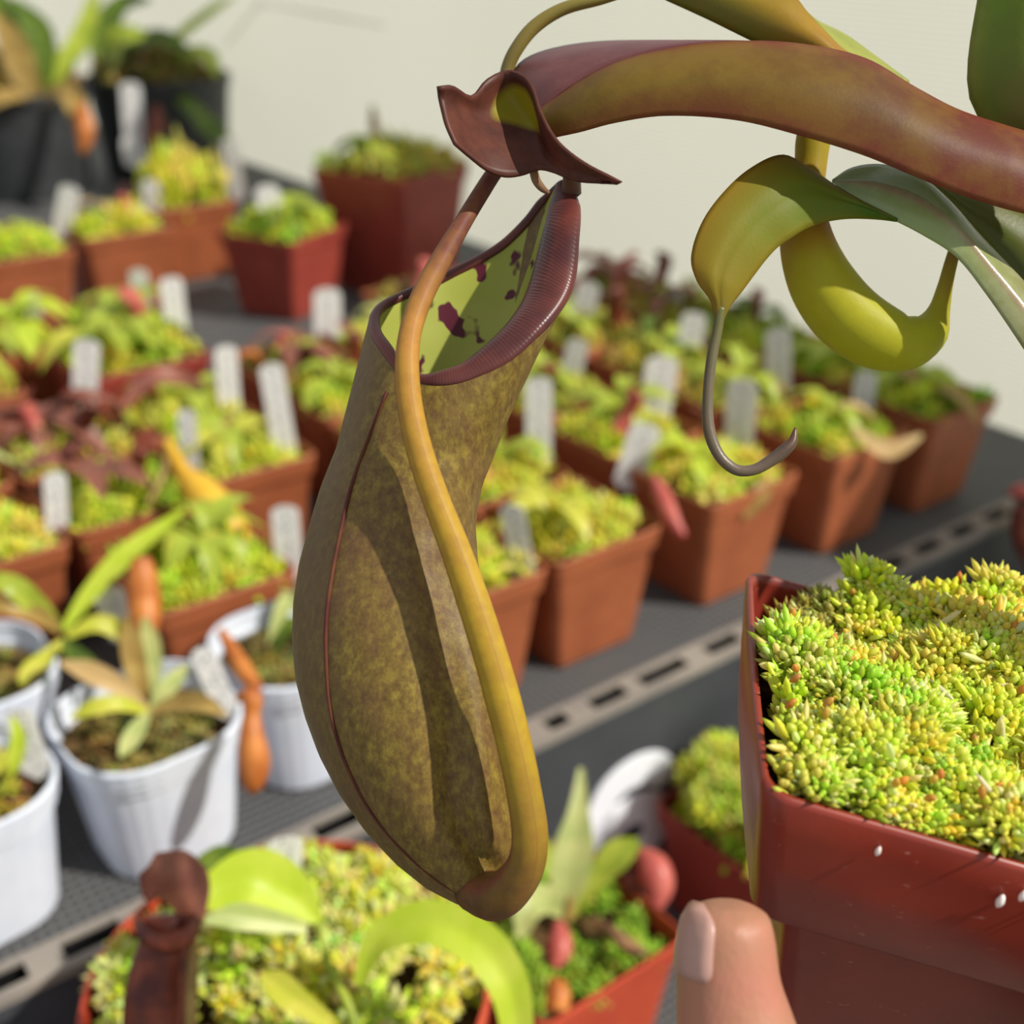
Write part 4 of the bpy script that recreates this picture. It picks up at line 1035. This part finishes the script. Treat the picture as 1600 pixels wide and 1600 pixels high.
bot_e = [(835, 222, .2500), (872, 214, .2470), (905, 207, .2450), (960, 192, .2430), (1040, 181, .2410), (1150, 188, .2390), (1250, 212, .2375), (1350, 243, .2370), (1430, 276, .2370), (1510, 308, .2380), (1600, 334, .2390), (1700, 352, .2400)]
main = ribbon('leaf', top_e, bot_e, m_main, HP, n=70, m=15, bulge=0.004); main['label'] = 'long olive and red leaf arching to the hanging pitcher'
ribbon('leaf_far_half', [(790, 150, .262), (812, 100, .266), (868, 76, .270), (960, 65, .272), (1050, 69, .271), (1150, 80, .268), (1250, 90, .262)],
       [(835, 190, .251), (862, 157, .2502), (905, 127, .2492), (960, 99, .2482), (1040, 77, .2472), (1150, 66, .2457), (1250, 72, .2448)], m_top, main, n=40, m=11, bulge=0.002)
# stem of the plant, beyond the right edge of the frame
stem_m = simple('stem_skin', (110, 96, 44), (130, 104, 52), 60, 0.5)
stem_base = H(0.022, 0.006, 0.0)
Vs = [stem_base, stem_base + Ux * 0.04, P(1700, 560, .25), P(1690, 300, .25), P(1650, 60, .25)]
s_ = spline(Vs, 24); V, F_, ST = tube_geo([p for p in s_], [0.0055] * 24, 12); obj('stem', V, F_, stem_m, HP)
# upper golden leaf and its tendril
m_gold = blade_mat('golden_leaf', [(0.0, (112, 116, 34)), (0.4, (170, 140, 36)), (0.75, (196, 148, 44)), (1.0, (160, 130, 44))], ((104, 116, 32), [(0.0, 0.0), (0.5, 0.1), (0.75, 0.6), (1.0, 0.95)]), mottle=(150, 110, 40), mfac=0.3, mscale=60, transl=0.4)
up_l = ribbon('leaf', [(1060, -60, .262), (1150, -42, .260), (1236, -8, .258), (1262, 22, .257), (1290, 52, .256), (1325, 84, .256), (1420, 130, .255)],
       [(960, -35, .262), (1040, 0, .261), (1110, 32, .260), (1180, 66, .259), (1250, 95, .258), (1300, 120, .257), (1400, 180, .255)], m_gold, HP, n=40, m=13, bulge=0.003)
up_l['label'] = 'golden leaf crossing behind the main leaf'
ribbon('leaf_far_half', [(1236, -8, .258), (1262, 22, .2575), (1290, 52, .2565), (1325, 84, .2562), (1420, 130, .2552)], [(1240, 20, .266), (1282, 37, .268), (1320, 55, .268), (1358, 82, .266), (1420, 128, .258)], leaf_mat('leaf_fold', (150, 160, 60), (184, 186, 80)), up_l, n=20, m=7)
tube('tendril', [(1000, -22, .2615, 9), (940, -2, .262, 9), (880, 14, .263, 10), (835, 42, .264, 11), (805, 80, .265, 11), (792, 112, .266, 11), (788, 150, .266, 9)], blade_mat('tendril_olive', [(0, (120, 112, 42)), (0.6, (128, 112, 48)), (1, (104, 90, 44))], transl=0.05), up_l, n=50, k=12)
# upright leaf at the right edge
m_upr = blade_mat('upright_leaf', [(0.0, (160, 176, 46)), (0.7, (124, 152, 38)), (0.92, (120, 112, 46)), (1.0, (104, 80, 54))], ((176, 160, 50), [(0.0, 0.4), (0.12, 0.0), (0.5, 0.1), (1.0, 0.5)]), mottle=(100, 124, 32), mfac=0.4, mscale=40, transl=0.4)
upr = ribbon('leaf', [(1690, -560, .2600), (1625, -420, .2590), (1565, -220, .2570), (1535, -60, .2560), (1528, 0, .2560), (1516, 70, .2560), (1512, 130, .2560), (1522, 172, .2555), (1550, 205, .2545), (1600, 240, .2530)],
       [(1700, -560, .2600), (1720, -420, .2590), (1712, -220, .2570), (1700, -60, .2560), (1700, 0, .2560), (1700, 70, .2560), (1700, 130, .2560), (1700, 172, .2555), (1700, 205, .2545), (1700, 240, .2530)], m_upr, HP, n=30, m=15, bulge=0.010)
upr['label'] = 'upright olive green leaf at the right edge'
# lower leaf: glossy top running left, folding over into a hanging tip with a tendril
m_under = blade_mat('folded_leaf_under', [(0.0, (70, 110, 32)), (0.3, (104, 130, 34)), (0.65, (142, 142, 40)), (0.88, (156, 140, 44)), (1.0, (110, 96, 44))], ((170, 126, 40), [(0.0, 0.75), (0.2, 0.35), (0.5, 0.0), (0.85, 0.0), (1.0, 0.35)]), mottle=(150, 128, 40), mfac=0.25, mscale=60, transl=0.4, rough=0.5, spec=0.25)
m_gloss = blade_mat('folded_leaf_top', [(0.0, (140, 160, 110)), (0.35, (150, 170, 100)), (0.7, (146, 146, 96)), (1.0, (118, 128, 70))], ((168, 130, 110), [(0.0, 0.0), (0.42, 0.0), (0.54, 0.75), (0.66, 0.1), (1.0, 0.0)]), mottle=(176, 186, 140), mfac=0.3, mscale=110, transl=0.22, rough=0.22, spec=0.6)
low = ribbon('leaf', [(1300, 283, .2500), (1330, 264, .2530), (1372, 258, .2530), (1428, 270, .2520), (1480, 312, .2500), (1530, 368, .2485), (1600, 442, .2470), (1690, 545, .2470)],
       [(1302, 286, .2496), (1345, 315, .2480), (1390, 340, .2470), (1440, 366, .2460), (1492, 400, .2450), (1535, 452, .2440), (1600, 546, .2430), (1660, 640, .2440)], m_gloss, HP, n=50, m=13, bulge=0.002, crease=0.0004)
low['label'] = 'glossy lower leaf folding over with a hanging tip'
ribbon('leaf_tip', [(1400, 343, .2462), (1340, 312, .2480), (1300, 288, .2490), (1262, 262, .2490), (1222, 243, .2480), (1172, 264, .2460), (1128, 304, .2445), (1096, 350, .2435), (1080, 404, .2430), (1090, 440, .2430), (1110, 468, .2432), (1118, 500, .2436)],
       [(1402, 345, .2466), (1375, 342, .2475), (1335, 341, .2480), (1295, 346, .2470), (1262, 356, .2460), (1238, 370, .2450), (1215, 386, .2445), (1196, 406, .2440), (1176, 432, .2438), (1158, 456, .2436), (1142, 476, .2436), (1128, 502, .2437)], m_under, low, n=60, m=15, bulge=0.0018, crease=-0.0004)
tube('tendril', [(1126, 480, .2436, 9), (1121, 515, .2437, 8), (1112, 560, .2437, 8.5), (1106, 620, .2437, 8.5), (1108, 672, .2436, 9.5), (1124, 712, .2434, 9), (1150, 734, .2432, 9), (1178, 734, .2430, 9), (1204, 720, .2428, 10), (1224, 705, .2427, 11), (1238, 690, .2427, 8), (1243, 668, .2427, 2)],
     blade_mat('tendril_grey', [(0, (96, 96, 46)), (0.25, (98, 88, 66)), (0.8, (104, 88, 76)), (0.9, (80, 62, 50)), (1, (96, 64, 44))], transl=0.03), low, n=80, k=10)
# young yellow pitcher hanging from the lower leaf
m_young = blade_mat('young_pitcher', [(0.0, (176, 164, 40)), (0.18, (176, 150, 44)), (0.29, (156, 100, 44)), (0.36, (186, 146, 44)), (0.44, (188, 182, 40)), (0.75, (182, 184, 40)), (0.88, (168, 146, 48)), (1.0, (134, 96, 52))], None, mottle=(170, 160, 40), mfac=0.3, mscale=80, transl=0.3, rough=0.5, spec=0.25)
yg = tube('young_pitcher', [(1292, 150, .2600, 20), (1272, 212, .2600, 27), (1266, 262, .2600, 25), (1258, 312, .2600, 30), (1258, 360, .2600, 39), (1268, 405, .2600, 46), (1290, 452, .2600, 52), (1325, 495, .2600, 54), (1370, 525, .2600, 52), (1415, 535, .2600, 44), (1450, 518, .2600, 33), (1466, 488, .2600, 18), (1476, 450, .2595, 12), (1486, 410, .2585, 10), (1500, 365, .2560, 9)], m_young, HP, n=80, k=20)
yg['label'] = 'young closed yellow-green pitcher'
# dark green leaf behind at the right
m_drk = blade_mat('dark_green_leaf', [(0.0, (88, 104, 36)), (1.0, (84, 92, 34))], None, mottle=(110, 100, 44), mfac=0.4, mscale=50, transl=0.15)
ribbon('leaf', [(1425, 268, .2700), (1470, 282, .2690), (1530, 300, .2680), (1600, 330, .2670), (1680, 360, .2660)], [(1500, 345, .2700), (1530, 385, .2690), (1570, 430, .2680), (1610, 480, .2670), (1680, 540, .2660)], m_drk, HP, n=24, m=9, bulge=0.003)

# ------------------------------------------------------------------ the hand
def skin_mat():
    m, nt, out = new_mat('skin')
    n = noise(nt, 70, 4); n2 = noise(nt, 900, 3, stretch=(1, 1, 0.3))
    c = ramp(nt, n.outputs[0], [(0.3, (150, 104, 80)), (0.5, (166, 118, 92)), (0.7, (176, 116, 96))]).outputs[0]
    p = surface(nt, out, c, 0.5, 0.35, bump=n2.outputs[0], bstr=0.25, bdist=0.0006)
    p.inputs['Subsurface Weight'].default_value = 0.15; p.inputs['Subsurface Radius'].default_value = (0.004, 0.0015, 0.001); p.inputs['Subsurface Scale'].default_value = 1.0
    return m
parts = []
def limb(pts, n=24, k=14, flat=None):
    s = spline(pts, n); V, F_, ST = tube_geo([p[:3] for p in s], [p[3] for p in s], k, flat=flat); parts.append((V, F_))
def W4(p, r): return (*p, r)
# thumb up along the left face of the pot, palm and four fingers under its base
tip = P(1137, 1418, .2045)
thumb = [W4(P(1137, 1411, .2045), .0035), W4(P(1137, 1422, .2045), .0066), W4(P(1136, 1445, .2045), .0078), W4(P(1135, 1490, .2045), .0085), W4(P(1138, 1540, .2045), .0089), W4(P(1146, 1590, .2045), .0098), W4(P(1160, 1650, .2035), .0104), W4(P(1180, 1730, .2010), .0102), W4(P(1215, 1840, .1960), .0112), W4(P(1270, 1960, .1880), .0150), W4(P(1340, 2100, .1800), .0190)]
limb(thumb, 40, 18)
# palm below the frame in front of the pot, fingers closed on its right face
limb([W4(P(1190, 1960, .1960), .0150), W4(P(1300, 2080, .1780), .0190), W4(P(1450, 2150, .1720), .0200), W4(P(1620, 2120, .1700), .0190), W4(P(1780, 2040, .1720), .0150)], 24, 16)
limb([W4(P(1300, 2380, .1800), .0180), W4(P(1450, 2420, .1740), .0210), W4(P(1620, 2400, .1720), .0200), W4(P(1760, 2320, .1730), .0160)], 24, 16)
limb([W4(P(1400, 2100, .1740), .0180), W4(P(1440, 2420, .1750), .0210)], 10, 14); limb([W4(P(1640, 2080, .1720), .0180), W4(P(1620, 2420, .1740), .0200)], 10, 14)
for i, (ln, z) in enumerate(((0.046, -0.030), (0.052, -0.047), (0.049, -0.064), (0.040, -0.080))):
    def HB(p, q_, z=z): return OC + Fx * p + Lx * q_ + Uz * z
    k0 = HB(HS - 0.006, -HS - 0.026 + 0.002 * i)
    limb([W4(P(1600 + 20 * i, 2080 + 90 * i, .1730), .0115), W4(k0.lerp(P(1600 + 20 * i, 2080 + 90 * i, .1730), 0.3), .0105), W4(HB(HS + 0.008, -HS - 0.014), .0100), W4(HB(HS + 0.0105, -HS + 0.012), .0090), W4(HB(HS + 0.0090, -HS + 0.03), .0084), W4(HB(HS + 0.0080, -HS + ln), .0070), W4(HB(HS + 0.0078, -HS + ln + 0.005), .003)], 30, 12)
limb([W4(P(1530, 2300, .1740), .026), W4(P(1540, 2650, .1720), .027), W4(P(1560, 3000, .1650), .029), W4(P(1600, 3600, .1500), .036)], 24, 18)
V, F_ = join(parts)
sk = skin_mat()
hand = obj('hand', V, F_, sk)
props(hand, 'bare hand gripping the red pot, thumb pressed against its side', 'hand')
r = hand.modifiers.new('merge', 'REMESH'); r.mode = 'VOXEL'; r.voxel_size = 0.0011; r.use_smooth_shade = True
s = hand.modifiers.new('soften', 'SMOOTH'); s.factor = 0.5; s.iterations = 6
# nail on the outer left of the thumb
nail_m = simple('nail', (168, 126, 114), (178, 140, 128), 60, 0.4, 0.35)
V = []; F_ = []; nx, ny = 9, 12
ax = (P(1137, 1411, .2045) - P(1135, 1500, .2045)).normalized()
nd = (-RT * 0.98 - FW * 0.16); nd = (nd - ax * nd.dot(ax)).normalized(); sd = ax.cross(nd)
for i in range(ny):
    t = i / (ny - 1); y = 1413 + 108 * t
    c = Vector(spline([P(1137, 1413, .2045), P(1136, 1445, .2045), P(1135, 1490, .2045), P(1138, 1540, .2045)], 100)[int(99 * 0.84 * t)])
    rr = np.interp(y, [1411, 1422, 1445, 1490, 1540], [.0035, .0064, .0077, .0084, .0088]) + 0.0001 - 0.0006 * (1 if i == ny - 1 else 0)
    half = 0.95 * math.sqrt(max(0.0, 1 - (2 * t - 1) ** 6)) ** 0.6 + 0.02
    for j in range(nx):
        an = (2 * j / (nx - 1) - 1) * half
        V.append(c + nd * (math.cos(an) * rr) + sd * (math.sin(an) * rr))
for i in range(ny - 1):
    for j in range(nx - 1): F_.append((i*nx + j, i*nx + j + 1, (i+1)*nx + j + 1, (i+1)*nx + j))
nl = obj('thumbnail', V, F_, nail_m, hand, solid=0.0006)
